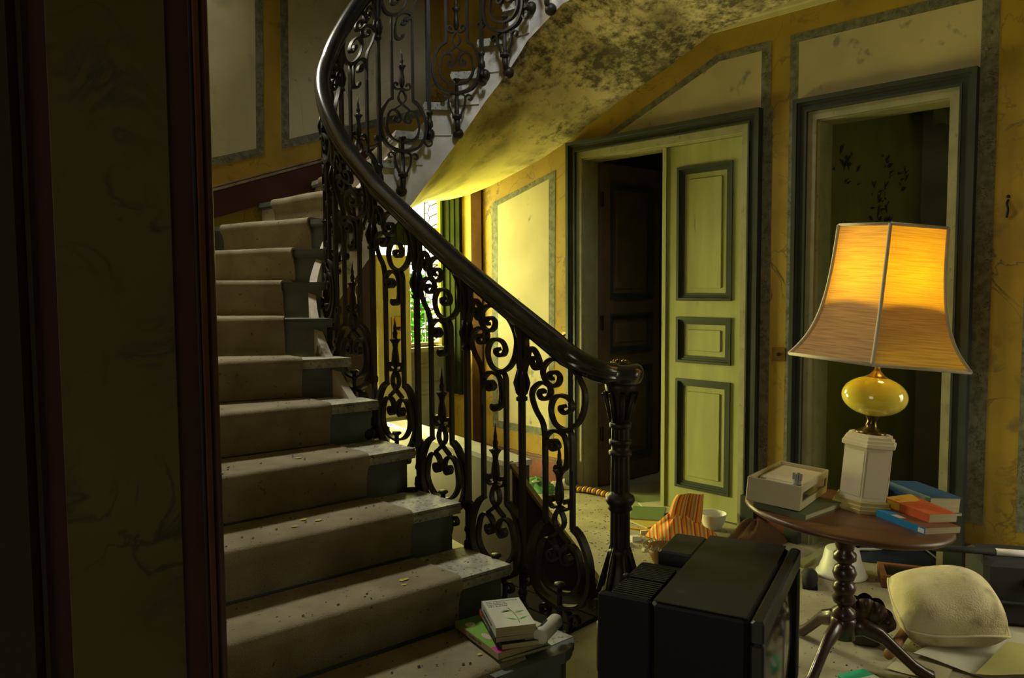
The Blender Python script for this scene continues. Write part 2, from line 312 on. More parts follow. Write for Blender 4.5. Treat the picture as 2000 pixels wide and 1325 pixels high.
def leaf_mat():
    m = bpy.data.materials.new('sunlit_leaf'); m.use_nodes = True; nt = m.node_tree; N = nt.nodes; L = nt.links
    for n in list(N): N.remove(n)
    out = N.new('ShaderNodeOutputMaterial'); d = N.new('ShaderNodeBsdfDiffuse'); t = N.new('ShaderNodeBsdfTranslucent'); mx = N.new('ShaderNodeMixShader'); mx.inputs[0].default_value = 0.4
    d.inputs[0].default_value = (0.02, 0.10, 0.01, 1); t.inputs[0].default_value = (0.0015, 0.009, 0.0008, 1)
    L.new(d.outputs[0], mx.inputs[1]); L.new(t.outputs[0], mx.inputs[2]); L.new(mx.outputs[0], out.inputs[0]); return m
M['leafy'] = leaf_mat()

# ------------------------------------------------------------------ structure (vertices in the hall frame: (b, a, z))
WB, WF, WL = 4.03, 4.90, 0.72           # door wall, far wall, outer wall of the lower flight
def A(mb, a0, a1, b0, b1, z0, z1): return mb.box(b0, b1, a0, a1, z0, z1)
def S(mb, name, m, parent=None): 
    o = mb.build(name, m, parent)
    return o if parent else hall_obj(o)

S(A(MB(), -3, 7.5, -3, 7.5, -0.12, 0), 'floor', M['floor'])
# door wall with two openings
D1 = (2.20, 3.41, 2.275); D2 = (1.14, 1.793, 2.28); WBT = 0.14
mb = MB()
for a0, a1, z0, z1 in ((-3.1, D2[0], 0, 6.6), (D2[0], D2[1], D2[2], 6.6), (D2[1], D1[0], 0, 6.6), (D1[0], D1[1], D1[2], 6.6), (D1[1], WF, 0, 6.6)):
    A(mb, a0, a1, WB, WB + WBT, z0, z1)
wall_right = S(mb, 'wall_right', M['ochre'])
def wpoly(mb, pts, b0, b1): return mb.extr([(b0, a, z) for a, z in pts], (b1 - b0, 0, 0))
def wrect(mb, a0, a1, z0, z1, d0=0.003, d1=0.0): return A(mb, a0, a1, WB - d0, WB - d1, z0, z1)
def painted_panel(outer, inner):
    "grey border round a cream field, both a hair proud of the plaster"
    n = len(outer)
    for i in range(n):
        j = (i + 1) % n
        wpoly(MB(), [outer[i], outer[j], inner[j], inner[i]], WB - 0.002, WB).build('painted_border', M['border'], wall_right)
    wpoly(MB(), inner, WB - 0.0015, WB).build('painted_panel', M['cream'], wall_right)
painted_panel([(4.318,0.33),(4.314,2.051),(3.657,2.227),(3.678,0.33)], [(4.253,0.387),(4.247,2.026),(3.72,2.17),(3.727,0.387)])
# panel over the double door with the raking corner
painted_panel([(3.25,2.386),(2.06,2.386),(2.06,2.746),(2.395,2.742)], [(3.15,2.3865),(2.118,2.3865),(2.118,2.702),(2.381,2.701)])
def strip(a0, a1, z0, z1): wrect(MB(), a0, a1, z0, z1, 0.002).build('painted_border', M['border'], wall_right)
strip(2.048, 2.104, 0.33, 2.39); strip(1.912, 1.954, 0.33, 2.39); strip(0.973, 1.048, 0.285, 2.39); strip(0.79, 0.845, 0.285, 2.75)
painted_panel([(1.954,2.39),(1.954,2.748),(0.975,2.752),(0.975,2.39)], [(1.905,2.391),(1.905,2.702),(1.046,2.698),(1.046,2.391)])
painted_panel([(0.845,2.75),(0.845,2.80),(-0.5,2.80),(-0.5,2.75)], [(0.84,2.755),(0.84,2.79),(-0.45,2.79),(-0.45,2.755)])
wrect(MB(), -0.5, 0.79, 0.34, 2.70, 0.0015).build('painted_panel', M['cream'], wall_right)
# dark strip, shutter panel beside the window
wrect(MB(), 4.411, 4.531, 0.19, 2.3, 0.02).build('wooden_strip', M['strip'], wall_right)
mb = MB(); wrect(mb, 4.66, 4.895, 0.55, 2.25, 0.012); wrect(mb, 4.66, 4.685, 0.55, 2.25, 0.03); wrect(mb, 4.87, 4.895, 0.55, 2.25, 0.03)
wrect(mb, 4.735, 4.755, 0.6, 2.2, 0.02); wrect(mb, 4.80, 4.82, 0.6, 2.2, 0.02)
mb.build('folded_shutter', M['shutter'], wall_right)
# skirting
def skirting(name, a0, a1):
    mb = MB(); wrect(mb, a0, a1, 0, 0.158, 0.022)
    o = S(mb, name, M['red'])
    c = MB(); wrect(c, a0, a1, 0.158, 0.172, 0.030); wrect(c, a0, a1, 0.172, 0.188, 0.016); c.build('skirting_cap', M['red_trim'], o)
skirting('baseboard_right', 3.525, 4.895); skirting('baseboard_pier', 1.912, 2.10); skirting('baseboard_near', -3.0, 1.045)
# cornice
mb = MB(); prof = [(0,2.868),(0.012,2.868),(0.016,2.888),(0.03,2.895),(0.034,2.912),(0.055,2.925),(0.07,2.945),(0.07,2.962),(0,2.962)]
mb.rings([[(WB - d, a, z) for d, z in prof] for a in (-3.0, 2.42)], cap=True)
S(mb, 'trim_1', M['cornice'])
# ceiling of the hall and upper landing (the stairwell itself is open)
mb = MB(); A(mb, -3.1, 1.55, -3.1, WB, 2.96, 3.30); A(mb, 1.55, 2.36, 3.27, WB, 2.96, 3.30)
S(mb, 'ceiling', M['ceiling'])
# far wall with the garden window
WIN = (3.33, 4.03, 0.935, 2.16); W_ADDED = (2.45, 3.22, 0.12, 1.0)  # second opening is added and unseen, for extra low light
mb = MB()
for b0, b1, z0, z1 in ((WL - 0.2, W_ADDED[0], 0, 6.6), (W_ADDED[0], W_ADDED[1], 0, W_ADDED[2]), (W_ADDED[0], W_ADDED[1], W_ADDED[3], 6.6), (W_ADDED[1], WIN[0], 0, 6.6), (WIN[0], WIN[1] + 0.45, 0, WIN[2]), (WIN[0], WIN[1] + 0.45, WIN[3], 6.6), (WIN[1] + 0.45, WB + 0.8, 0, 6.6)):
    A(mb, WF, WF + 0.22, b0, b1, z0, z1)
wall_far = S(mb, 'wall_far', M['ochre'])
def fpoly(pts, d, name, m): # polygon (b, z) on the far wall
    return MB().extr([(b, WF - d, z) for b, z in pts], (0, d, 0)).build(name, m, wall_far)
def fpanel(outer, inner):
    n = len(outer)
    for i in range(n):
        j = (i + 1) % n; fpoly([outer[i], outer[j], inner[j], inner[i]], 0.002, 'painted_border', M['border'])
    fpoly(inner, 0.0015, 'painted_panel', M['cream_far'])
fpanel([(1.25,1.915),(2.485,2.308),(2.514,3.75),(1.25,3.75)], [(1.30,1.985),(2.431,2.345),(2.459,3.70),(1.30,3.70)])
fpanel([(2.616,2.362),(3.92,2.795),(3.925,4.15),(2.644,4.15)], [(2.676,2.44),(3.872,2.84),(3.872,4.10),(2.702,4.10)])
# raking skirting on the far wall, following the winders
fpoly([(0.75,1.40),(3.60,2.36),(3.60,2.535),(0.75,1.56)], 0.02, 'raking_skirting', M['skirt_far'])
fpoly([(0.75,1.565),(3.60,2.54),(3.60,2.556),(0.75,1.582)], 0.03, 'skirting_moulding', M['far_trim'])
fpoly([(0.75,1.59),(3.60,2.562),(3.60,2.572),(0.75,1.60)], 0.015, 'skirting_moulding', M['far_trim'])
# panelling under the window
mb = MB(); A(mb, WF - 0.03, WF, 3.30, 4.02, 0.02, 0.90); mb.build('window_apron', M['greypanel'], wall_far)
for z0, z1 in ((0.66, 0.80), (0.12, 0.58)):
    mb = MB()
    for b0, b1, y0, y1 in ((3.40, 3.95, z0, z0+0.018), (3.40, 3.95, z1-0.018, z1), (3.40, 3.418, z0, z1), (3.932, 3.95, z0, z1)): A(mb, WF-0.045, WF-0.03, b0, b1, y0, y1)
    mb.build('apron_moulding', M['greypanel'], wall_far)
mb = MB(); A(mb, WF - 0.06, WF + 0.2, 3.30, 4.03, 0.90, 0.935); mb.build('window_sill', M['jamb'], wall_far)
# outer wall of the lower flight and the roof of the stairwell
S(A(MB(), 1.74, WF, WL - 0.15, WL, 0, 6.6), 'wall_left', M['ochre'])
mb = MB(); A(mb, 1.35, WF + 0.22, 0.5, WB + 0.2, 6.5, 6.6)
S(mb, 'ceiling_stairwell', M['ceiling'])
S(A(MB(), 1.4, 1.55, 0.5, WB, 3.3, 6.5), 'wall_landing', M['cream_far'])
S(A(MB(), 1.55, 1.74, WL - 0.15, WL, 3.2, 6.5), 'wall_left_upper', M['ochre'])
S(A(MB(), 1.47, 1.76, 0.40, 0.556, 0, 3.3), 'wall_left_return', M['ochre'])
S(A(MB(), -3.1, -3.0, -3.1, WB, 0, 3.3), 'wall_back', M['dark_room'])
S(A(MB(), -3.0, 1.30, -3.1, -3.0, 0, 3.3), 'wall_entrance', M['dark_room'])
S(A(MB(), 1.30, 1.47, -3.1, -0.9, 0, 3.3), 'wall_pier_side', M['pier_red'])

# window with leaded lights
win = thing('window_1', (0, 0, 0), kind='structure', rz=HALL)
mb = MB(); y0, y1 = WF + 0.06, WF + 0.11
for b0, b1, z0, z1 in ((3.60, 3.64, 0.94, 2.16), (4.03, 4.055, 0.94, 2.16), (3.64, 4.03, 0.94, 0.965), (3.64, 4.03, 1.855, 1.90), (3.33, 3.60, 0.94, 0.965), (3.33, 3.36, 0.94, 2.16), (3.33, 4.03, 2.13, 2.16)):
    mb.box(b0, b1, y0, y1, z0, z1)
mb.build('window_frame', M['jamb'], win)
for b0, b1, z0, z1 in ((3.64, 4.03, 0.965, 1.855), (3.64, 4.03, 1.90, 2.13), (3.36, 3.60, 0.965, 2.13)):
    MB().box(b0, b1, WF + 0.084, WF + 0.087, z0, z1).build('pane', M['glass'], win)
def came(pts, r=0.006): return MB().tube([(b, WF + 0.08, z) for b, z in pts], r, 5)
lead = MB()
def addc(pts, r=0.006):
    t = came(pts, r); lead.add(t.v, t.f, False)
for x in (3.70, 3.905): addc([(x, 0.965), (x, 1.855)])
addc([(3.905, 1.90), (3.905, 2.13)])
for z in (1.08, 1.24, 1.42, 1.60, 1.76): addc([(3.64, z), (4.03, z)])
z = 0.97; k = 0
while z < 2.10:
    if not 1.80 < z < 1.90:
        o = 0.03 if k % 2 else 0.0
        addc([(3.905, z + 0.02), (3.93 + o*0.3, z + 0.03), (3.955, z), (3.985, z + 0.01), (4.03, z + 0.03)], 0.005)
        addc([(3.955, z), (3.95, z - 0.045)], 0.005)
    z += 0.085; k += 1
for x in (3.67, 3.75, 3.80, 3.87): addc([(x, 0.965), (x + 0.015, 1.01), (x - 0.01, 1.04), (x, 1.08)], 0.005)
lead.build('leading', M['lead'], win)
win_added = thing('window_2', (0, 0, 0), kind='structure', rz=HALL)  # added opening hidden behind the stairs, lets light reach door and floor
mb = MB()
for b0, b1, z0, z1 in ((W_ADDED[0], W_ADDED[0]+0.04, W_ADDED[2], W_ADDED[3]), (W_ADDED[1]-0.04, W_ADDED[1], W_ADDED[2], W_ADDED[3]), (W_ADDED[0]+0.04, W_ADDED[1]-0.04, W_ADDED[2], W_ADDED[2]+0.04), (W_ADDED[0]+0.04, W_ADDED[1]-0.04, W_ADDED[3]-0.04, W_ADDED[3]), (2.82, 2.85, W_ADDED[2]+0.04, W_ADDED[3]-0.04)): mb.box(b0, b1, y0, y1, z0, z1)
mb.build('window_frame', M['jamb'], win_added)
for b0, b1 in ((W_ADDED[0]+0.04, 2.82), (2.85, W_ADDED[1]-0.04)): MB().box(b0, b1, WF + 0.084, WF + 0.087, W_ADDED[2]+0.04, W_ADDED[3]-0.04).build('pane', M['glass'], win_added)
# cupboard leaf and green shutter standing in front of the left light
leafd = thing('cupboard_door', hw(4.83, 3.475, 0.0), 'cream painted cupboard door with brass lock plate in front of the leaded window', 'door', rz=HALL)
MB().rbox(-0.155, 0.155, -0.015, 0.015, 0.42, 1.66, 0.004).build('door_board', M['leaf_cream'], leafd)
MB().box(-0.155, 0.155, -0.020, -0.015, 1.36, 1.372).build('cover_strip', M['leaf_cream'], leafd)
lp = MB().rbox(0.03-0.065, 0.03+0.045, -0.024, -0.015, 1.02, 1.19, 0.003).build('lock_plate', M['brass'], leafd)
MB().lathe([(0, 0.016), (0.02, 0.012), (0.03, 0.018), (0.04, 0.0)], 12).xform(lambda p: (p[0]+0.03, -0.024-p[2], p[1]+1.10)).build('knob', M['brassd'], leafd)
MB().box(-0.145, -0.115, -0.01, 0.012, 0.0, 0.42).build('foot', M['brown'], leafd); MB().box(0.115, 0.145, -0.01, 0.012, 0.0, 0.42).build('foot', M['brown'], leafd)
sh = thing('window_shutter', hw(4.84, 3.49, 1.74), 'short green painted shutter hanging above the cream cupboard door', 'shutter', rz=HALL)
MB().box(-0.14, 0.14, -0.012, 0.012, 0, 0.36).build('shutter_board', M['shutter'], sh)
for x in (-0.10, -0.033, 0.033, 0.10): MB().box(x-0.012, x+0.012, -0.02, -0.012, 0.02, 0.34).build('slat', M['shutter'], sh)
# shrubs in the garden outside
for i, (a, b, h, lab) in enumerate(((5.5, 4.22, 1.28, 'green shrub outside the leaded window, nearest the sill'), (5.8, 4.40, 1.55, 'taller green shrub further out behind the leaded window'))):
    sb = thing('garden_shrub', hw(a, b, 0), lab, 'shrub', rz=HALL)
    MB().tube([(0, 0, 0), (0.02, 0, h*0.5), (0, 0.02, h)], [0.015, 0.011, 0.005], 6).build('stem', M['stick'], sb)
    lm = MB()
    for k in range(170):
        z0 = h * (0.55 + 0.45 * random.random()) * random.choice((1, 1, 0.93)); an = random.uniform(0, 2*pi); r = random.uniform(0.02, 0.30) * (1.15 - 0.7*z0/h)
        c = Vector((r*cos(an), r*sin(an), z0)); d1 = Vector((cos(an + random.uniform(-.8, .8)), sin(an), random.uniform(-0.3, 0.6))).normalized(); d2 = d1.orthogonal().normalized(); L = random.uniform(0.04, 0.075)
        lm.add([c - d1*L, c + d2*L*0.35, c + d1*L, c - d2*L*0.35], [(0, 1, 2, 3)])
    lm.build('foliage', M['leafy'], sb, kind='stuff')

# near pier at the left of the picture
PA = 1.30
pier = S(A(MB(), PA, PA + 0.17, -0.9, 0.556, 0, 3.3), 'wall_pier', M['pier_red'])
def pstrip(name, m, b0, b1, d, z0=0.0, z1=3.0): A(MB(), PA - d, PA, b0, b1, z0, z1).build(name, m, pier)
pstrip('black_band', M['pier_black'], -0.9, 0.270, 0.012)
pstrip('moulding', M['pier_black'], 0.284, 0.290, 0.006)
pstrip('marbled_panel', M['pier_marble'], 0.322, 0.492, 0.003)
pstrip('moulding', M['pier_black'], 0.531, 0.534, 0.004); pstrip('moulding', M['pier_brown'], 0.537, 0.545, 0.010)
pb = MB().tube([(0.556, PA + 0.002, 0), (0.556, PA + 0.002, 3.0)], 0.009, 10).build('corner_bead', M['pier_brown'], pier)

# ------------------------------------------------------------------ doors
def frame_ring(a0, a1, z1, w, d0, d1, name, m, parent):
    "three-sided architrave member on the door wall, outer edges a0..a1, top z1, width w"
    wrect(MB(), a0, a0 + w, 0, z1, d0, d1).build(name, m, parent); wrect(MB(), a1 - w, a1, 0, z1, d0, d1).build(name, m, parent)
    wrect(MB(), a0 + w, a1 - w, z1 - w, z1, d0, d1).build(name, m, parent)
def architrave(root, a0, a1, z1):
    for off, w, d, m in ((0, 0.022, 0.050, 'door_dark'), (0.022, 0.014, 0.034, 'door_dark'), (0.036, 0.026, 0.026, 'door_dark'), (0.062, 0.010, 0.038, 'door_dark'), (0.072, 0.044, 0.018, 'jamb')):
        frame_ring(a0 + off, a1 - off, z1 - off, w, d, 0.0, 'architrave', M[m], root)
    for s in (0, 1):
        x0, x1 = ((a0 - 0.004, a0 + 0.076), (a1 - 0.076, a1 + 0.004))[s]
        wrect(MB(), x0, x1, 0, 0.21, 0.056, 0.0).build('plinth_block', M['door_dark'], root)
def reveal(root, a0, a1, z1, m):
    mb = MB(); A(mb, a0, a0 + 0.012, WB, WB + WBT + 0.01, 0, z1); A(mb, a1 - 0.012, a1, WB, WB + WBT + 0.01, 0, z1); A(mb, a0, a1, WB, WB + WBT + 0.01, z1 - 0.012, z1)
    mb.build('jamb_lining', m, root)
def door_leaf(parent, w, h, t, m, md, cuts, mp=None):
    "leaf in its own frame: x 0..w, y -t/2..t/2, panels given as (z0, z1)"
    st = 0.085
    mb = MB(); mb.box(0, st, -t/2, t/2, 0, h); mb.box(w - st, w, -t/2, t/2, 0, h)
    zs = [0.0] + [z for c in cuts for z in c] + [h]
    for i in range(0, len(zs), 2): mb.box(st, w - st, -t/2, t/2, zs[i], zs[i+1])
    leaf = mb.build('door_leaf', m, parent)
    for z0, z1 in cuts:
        MB().box(st, w - st, -0.006, 0.006, z0, z1).build('panel', mp or m, leaf)
        MB().rbox(st + 0.075, w - st - 0.075, -0.013, 0.013, z0 + 0.075, z1 - 0.075, 0.004).build('raised_field', mp or m, leaf)
        for i0, wd, dd in ((0.0, 0.016, t/2 + 0.010), (0.016, 0.012, t/2 - 0.002), (0.028, 0.016, 0.013)):
            mb = MB(); x0, x1, y0_, y1_ = st + i0, w - st - i0, z0 + i0, z1 - i0
            mb.box(x0, x1, -dd, dd, y0_, y0_ + wd); mb.box(x0, x1, -dd, dd, y1_ - wd, y1_); mb.box(x0, x0 + wd, -dd, dd, y0_ + wd, y1_ - wd); mb.box(x1 - wd, x1, -dd, dd, y0_ + wd, y1_ - wd)
            mb.build('panel_moulding', md, leaf)
    return leaf
CUTS = [(0.15, 0.83), (0.93, 1.21), (1.31, 2.12)]
d1 = thing('door_1', (0, 0, 0), kind='structure', rz=HALL)
architrave(d1, 2.105, 3.522, 2.388); reveal(d1, D1[0], D1[1], D1[2], M['jamb'])
lf = door_leaf(d1, 0.545, 2.25, 0.042, M['door'], M['door_dark'], CUTS)
lf.location = (WB + 0.045, 2.212, 0.01); lf.rotation_euler = (0, 0, rad(90))
MB().box(0.535, 0.562, 0.0, 0.034, 0, 2.25).build('meeting_bead', M['door'], lf)
lf2 = door_leaf(d1, 0.63, 2.25, 0.042, M['door_brown'], M['door_dark'], CUTS)
lf2.location = (WB + WBT + 0.01, 3.385, 0.01); lf2.rotation_euler = (0, 0, rad(-4))
for z in (0.32, 1.1, 1.95):
    MB().rbox(-0.012, 0.012, -0.034, -0.014, z, z + 0.10, 0.003).build('hinge', M['brassd'], lf2)
d2 = thing('door_2', (0, 0, 0), kind='structure', rz=HALL)
architrave(d2, 1.046, 1.912, 2.392); reveal(d2, D2[0], D2[1], D2[2], M['jamb'])
# rooms behind the doors
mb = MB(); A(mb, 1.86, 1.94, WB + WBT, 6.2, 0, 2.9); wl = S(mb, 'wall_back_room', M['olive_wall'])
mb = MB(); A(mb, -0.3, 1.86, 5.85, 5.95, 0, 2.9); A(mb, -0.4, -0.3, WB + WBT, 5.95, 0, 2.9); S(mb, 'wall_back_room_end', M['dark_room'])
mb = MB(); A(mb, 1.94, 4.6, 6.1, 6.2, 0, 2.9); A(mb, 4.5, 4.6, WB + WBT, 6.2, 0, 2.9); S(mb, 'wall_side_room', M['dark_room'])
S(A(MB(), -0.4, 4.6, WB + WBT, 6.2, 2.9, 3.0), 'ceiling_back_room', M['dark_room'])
fl = MB()
for cx, cz, n, sp in ((5.20, 2.16, 10, 0.05), (5.47, 2.12, 9, 0.05), (5.12, 1.98, 14, 0.07), (5.10, 1.78, 34, 0.11), (5.16, 1.62, 44, 0.12), (4.62, 1.70, 14, 0.06), (4.55, 2.13, 16, 0.09), (5.40, 1.66, 18, 0.08), (4.9, 1.55, 16, 0.10)):
    for k in range(n):
        b, z = random.gauss(cx, sp), random.gauss(cz, sp*0.7); L = random.uniform(0.012, 0.042); an = random.uniform(0, pi)
        d = (L*cos(an), L*sin(an)); e = (-0.4*L*sin(an), 0.4*L*cos(an)); o = random.uniform(0.004, 0.03)
        fl.add([(b-d[0], 1.858, z-d[1]), (b+e[0], 1.856, z+e[1]), (b+d[0], 1.858-o, z+d[1]), (b-e[0], 1.857, z-e[1])], [(0,1,2,3)])
fl.build('peeling_paper', M['flake'], wl, kind='stuff')
cu = thing('window_curtain', hw(0.95, 5.55, 0), 'olive swagged curtain glimpsed through the doorway behind the lamp', 'curtain', rz=HALL)
def swag(u, v):
    x = (u - 0.5) * 1.5; z = 2.72 - 0.34*v*(0.75 + 0.5*abs(sin(u*6.5))) ; return (0.03*sin(u*40 + 3*v) + 0.05*v*(1-v), x, z)
MB().grid(swag, 48, 10).build('pelmet', M['curtain'], cu)
MB().grid(lambda u, v: (0.03*sin(u*30), -0.2 + u*0.30 - 0.1*(1-v), 2.4 - 2.3*v), 20, 12).build('drape', M['curtain'], cu)
st = thing('round_stool', hw(0.86, 5.05, 0), 'dim round wooden stool in the dark room behind the lamp', 'stool', rz=HALL)
MB().lathe([(0.52, 0.20), (0.535, 0.215), (0.56, 0.215), (0.575, 0.20)], 24).build('seat', M['stick'], st)
for k in range(4): 
    an = pi/4 + k*pi/2
    MB().tube([(0.15*cos(an), 0.15*sin(an), 0.52), (0.2*cos(an), 0.2*sin(an), 0)], 0.016, 8).build('leg', M['stick'], st)
# switches and cable hole on the door wall
def switch(a, z, s, lab):
    o = thing('light_switch', hw(a, WB, z), lab, 'switch', rz=HALL)
    MB().rbox(-0.008, 0, -s/2, s/2, -s/2, s/2, 0.002).build('plate', M['brass'], o)
    MB().lathe([(0, 0.010), (0.004, 0.010), (0.006, 0.004), (0.018, 0.005), (0.022, 0.002)], 10).xform(lambda p: (-0.008 - p[2], p[0], p[1])).build('toggle', M['brassd'], o)
switch(1.99, 1.028, 0.075, 'square brass light switch on the ochre strip between the two doorways')
switch(3.565, 1.073, 0.05, 'small brass bell plate beside the left doorway architrave')
hl = thing('wall_cable_stub', hw(0.918, WB, 1.75), 'short black cable stub sticking out of the ochre wall at right', 'cable', rz=HALL)
MB().tube([(0, 0, 0.035), (-0.012, 0.003, 0.02), (-0.015, -0.004, -0.01), (-0.008, 0.002, -0.045)], 0.005, 6).build('cable', M['black'], hl)
MB().ball((0.0, 0.0, 0.05), 0.008, 8, 6).build('plug', M['black'], hl)

# ------------------------------------------------------------------ staircase
AC, BC, RW = 3.167, 2.60, 0.60            # turn of the well: centre (a, b) and radius of the balustrade line
S_END = AC + pi*RW
def curve(s, off=0.0):
    "point (a, b) of the well line at arc length s, off > 0 towards the steps; and the outward normal"
    R = RW + off
    if s <= AC: return (s, BC - R), (0.0, -1.0)
    if s >= S_END: return (AC - (s - S_END), BC + R), (0.0, 1.0)
    th = (s - AC)/RW; return (AC + R*sin(th), BC - R*cos(th)), (sin(th), -cos(th))
RISE = 0.18
SK = [1.72, 2.03, 2.315, 2.61, 2.88, 3.10, 3.275, 3.45, 3.65, 3.81, 3.95, 4.09, 4.25, 4.42, 4.58, 4.74, 4.90, 5.07, 5.30, 5.54]
PSI = [4, 6, 6, 5, 8, 18, 37, 56, 70, 78, 90, 103, 115, 130, 145, 158, 170, 180, 180, 180]
def outer_hit(p, d):
    ts = []
    if d[0] > 1e-6: ts.append((WF - p[0])/d[0])
    if d[1] < -1e-6: ts.append((WL - p[1])/d[1])
    if d[1] > 1e-6: ts.append((WB - p[1])/d[1])
    t = min(ts); return (p[0] + d[0]*t, p[1] + d[1]*t)
EDGE = []
for s, ps in zip(SK, PSI):
    p, n = curve(s, 0.045); d = (sin(rad(ps)), -cos(rad(ps))); EDGE.append((p, outer_hit(p, d), d))
def corners_between(o0, o1):
    out = []
    def side(o): return 0 if abs(o[1]-WL) < 1e-4 and o[0] < WF-1e-4 else (2 if abs(o[1]-WB) < 1e-4 and o[0] < WF-1e-4 else 1)
    a, b = side(o0), side(o1)
    if a == 0 and b >= 1: out.append((WF, WL))
    if a <= 1 and b == 2: out.append((WF, WB))
    return out
stair = thing('staircase', (0, 0, 0), 'curving stone staircase with worn beige carpet runner winding up beside the well', 'staircase', rz=HALL)
def inner_pts(s0, s1, off, n=4): return [curve(s0 + (s1-s0)*i/n, off)[0] for i in range(n+1)]
zlow_s = [1.5, AC, AC+RW*rad(45), AC+RW*rad(82), AC+RW*rad(112), AC+RW*rad(132), AC+RW*rad(154), S_END, S_END+0.277, S_END+0.9]
zlow_z = [0.0, 0.60, 1.12, 1.50, 1.895, 2.20, 2.53, 2.83, 2.97, 3.0]
def zlow(s): return interp(s, zlow_s, zlow_z)
for k in range(1, 20):
    (I0, O0, dd0), (I1, O1, dd1) = EDGE[k-1], EDGE[k]
    z = RISE*k; s0, s1 = SK[k-1], SK[k]
    # forward direction of the front edge (down the flight)
    ex, ey = O0[0]-I0[0], O0[1]-I0[1]; L = math.hypot(ex, ey); ex, ey = ex/L, ey/L
    mid_next = ((I1[0]+O1[0])/2 - (I0[0]+O0[0])/2, (I1[1]+O1[1])/2 - (I0[1]+O0[1])/2)
    fx, fy = -ey, ex
    if fx*mid_next[0] + fy*mid_next[1] > 0: fx, fy = -fx, -fy
    def fo(p, d): return (p[0] + fx*d, p[1] + fy*d)
    cs = corners_between(O0, O1)
    inn = inner_pts(s0, s1, 0.045)
    # riser block
    back_in, back_out = I1, O1
    body = [fo(I0, -0.03), fo(O0, -0.03)] + cs + [O1] + list(reversed(inn))[:-1]
    zb = 0.0 if k <= 6 else z - RISE - 0.01
    st_o = MB().prism([(b, a) for a, b in body], zb, z - 0.04).build('step', M['step'] if k < 11 else M['string'], stair)
    # tread slab with nosing, running 3 cm past the body at the well
    inn2 = inner_pts(s0, s1, 0.015)
    I0n = curve(s0, 0.015)[0]
    slab = [I0n, O0] + cs + [O1] + list(reversed(inn2))[:-1]
    mb = MB()
    for zz0, zz1, gx in ((z - 0.043, z - 0.030, -0.006), (z - 0.030, z - 0.012, 0.0), (z - 0.012, z - 0.0, -0.005)):
        poly = [fo(I0n, gx), fo(O0, gx)] + slab[2:]
        mb.prism([(b, a) for a, b in poly], zz0, zz1)
    mb.build('tread', M['tread'] if k <= 6 or k >= 12 else M['step'], st_o)
    # carpet runner over tread and riser
    def along(p, q, d): 
        l = math.hypot(q[0]-p[0], q[1]-p[1]); return (p[0] + (q[0]-p[0])*d/l, p[1] + (q[1]-p[1])*d/l)
    l0 = math.hypot(O0[0]-I0[0], O0[1]-I0[1]); l1 = math.hypot(O1[0]-I1[0], O1[1]-I1[1])
    m_in, m_out = 0.20, 0.20
    FI, FO, BI, BO = along(I0, O0, m_in), along(I0, O0, l0 - m_out), along(I1, O1, m_in), along(I1, O1, l1 - m_out)
    prof = [('b', 0.0, z + 0.010), ('f', -0.03, z + 0.012), ('f', -0.008, z + 0.010), ('f', 0.004, z + 0.002), ('f', 0.009, z - 0.014), ('f', 0.006, z - 0.035), ('f', -0.008, z - 0.055), ('f', -0.018, z - 0.09), ('f', -0.022, z - RISE + 0.010)]
    rings = []
    nseg = 14
    for t in range(nseg + 1):
        u = t/nseg; ring = []
        f = (FI[0]+(FO[0]-FI[0])*u, FI[1]+(FO[1]-FI[1])*u); b_ = (BI[0]+(BO[0]-BI[0])*u, BI[1]+(BO[1]-BI[1])*u)
        b_ = (b_[0] + (f[0]-b_[0])*0.02, b_[1] + (f[1]-b_[1])*0.02)
        w = 0.003*sin(u*9 + k*2.1)
        for kind, d, zz in prof:
            p = b_ if kind == 'b' else fo(f, d + w*0.5); ring.append((p[1], p[0], zz + (w*0.4 if kind != 'b' else 0)))
        rings.append(ring)
    mb = MB(); mb.rings(rings, closed=False, smooth=True)
    # thickness at both selvedges
    for ring in (rings[0], rings[-1]):
        dn = [(x, y, zz - 0.012) if i < 3 else (x - fy*0.012, y - fx*0.012, zz) for i, (x, y, zz) in enumerate(ring)]
        mb.rings([ring, dn], closed=False)
    mb.build('carpet_runner', M['carpet'], st_o)
# string board on the well side and soffit
ns = 90; ss = [2.95 + (S_END + 1.4 - 2.95)*i/ns for i in range(ns+1)]
mb = MB(); ring_t, ring_b, ring_t2, ring_b2 = [], [], [], []
rail_s = [1.45, 1.60, 1.781, 2.034, 2.322, 2.652, 2.874, 3.099, 3.26, 3.44, 3.68, 3.858, 4.026, 5.05, 5.9]
rail_z = [1.085, 1.10, 1.185, 1.325, 1.49, 1.70, 1.845, 2.027, 2.196, 2.38, 2.60, 2.815, 3.03, 4.12, 4.78]
def rail(s): return interp(s, rail_s, rail_z)
rings = []
for s in ss:
    (a, b), n = curve(s, 0.052); zt = rail(s) - 0.95 - 0.10; zb = zlow(s)
    (a2, b2), n = curve(s, 0.09)
    rings.append([(b, a, zb), (b, a, max(zt, zb + 0.12)), (b2, a2, max(zt, zb + 0.12)), (b2, a2, zb + 0.0)])
mb.rings(rings, smooth=False); mb.build('string_board', M['string'], stair)
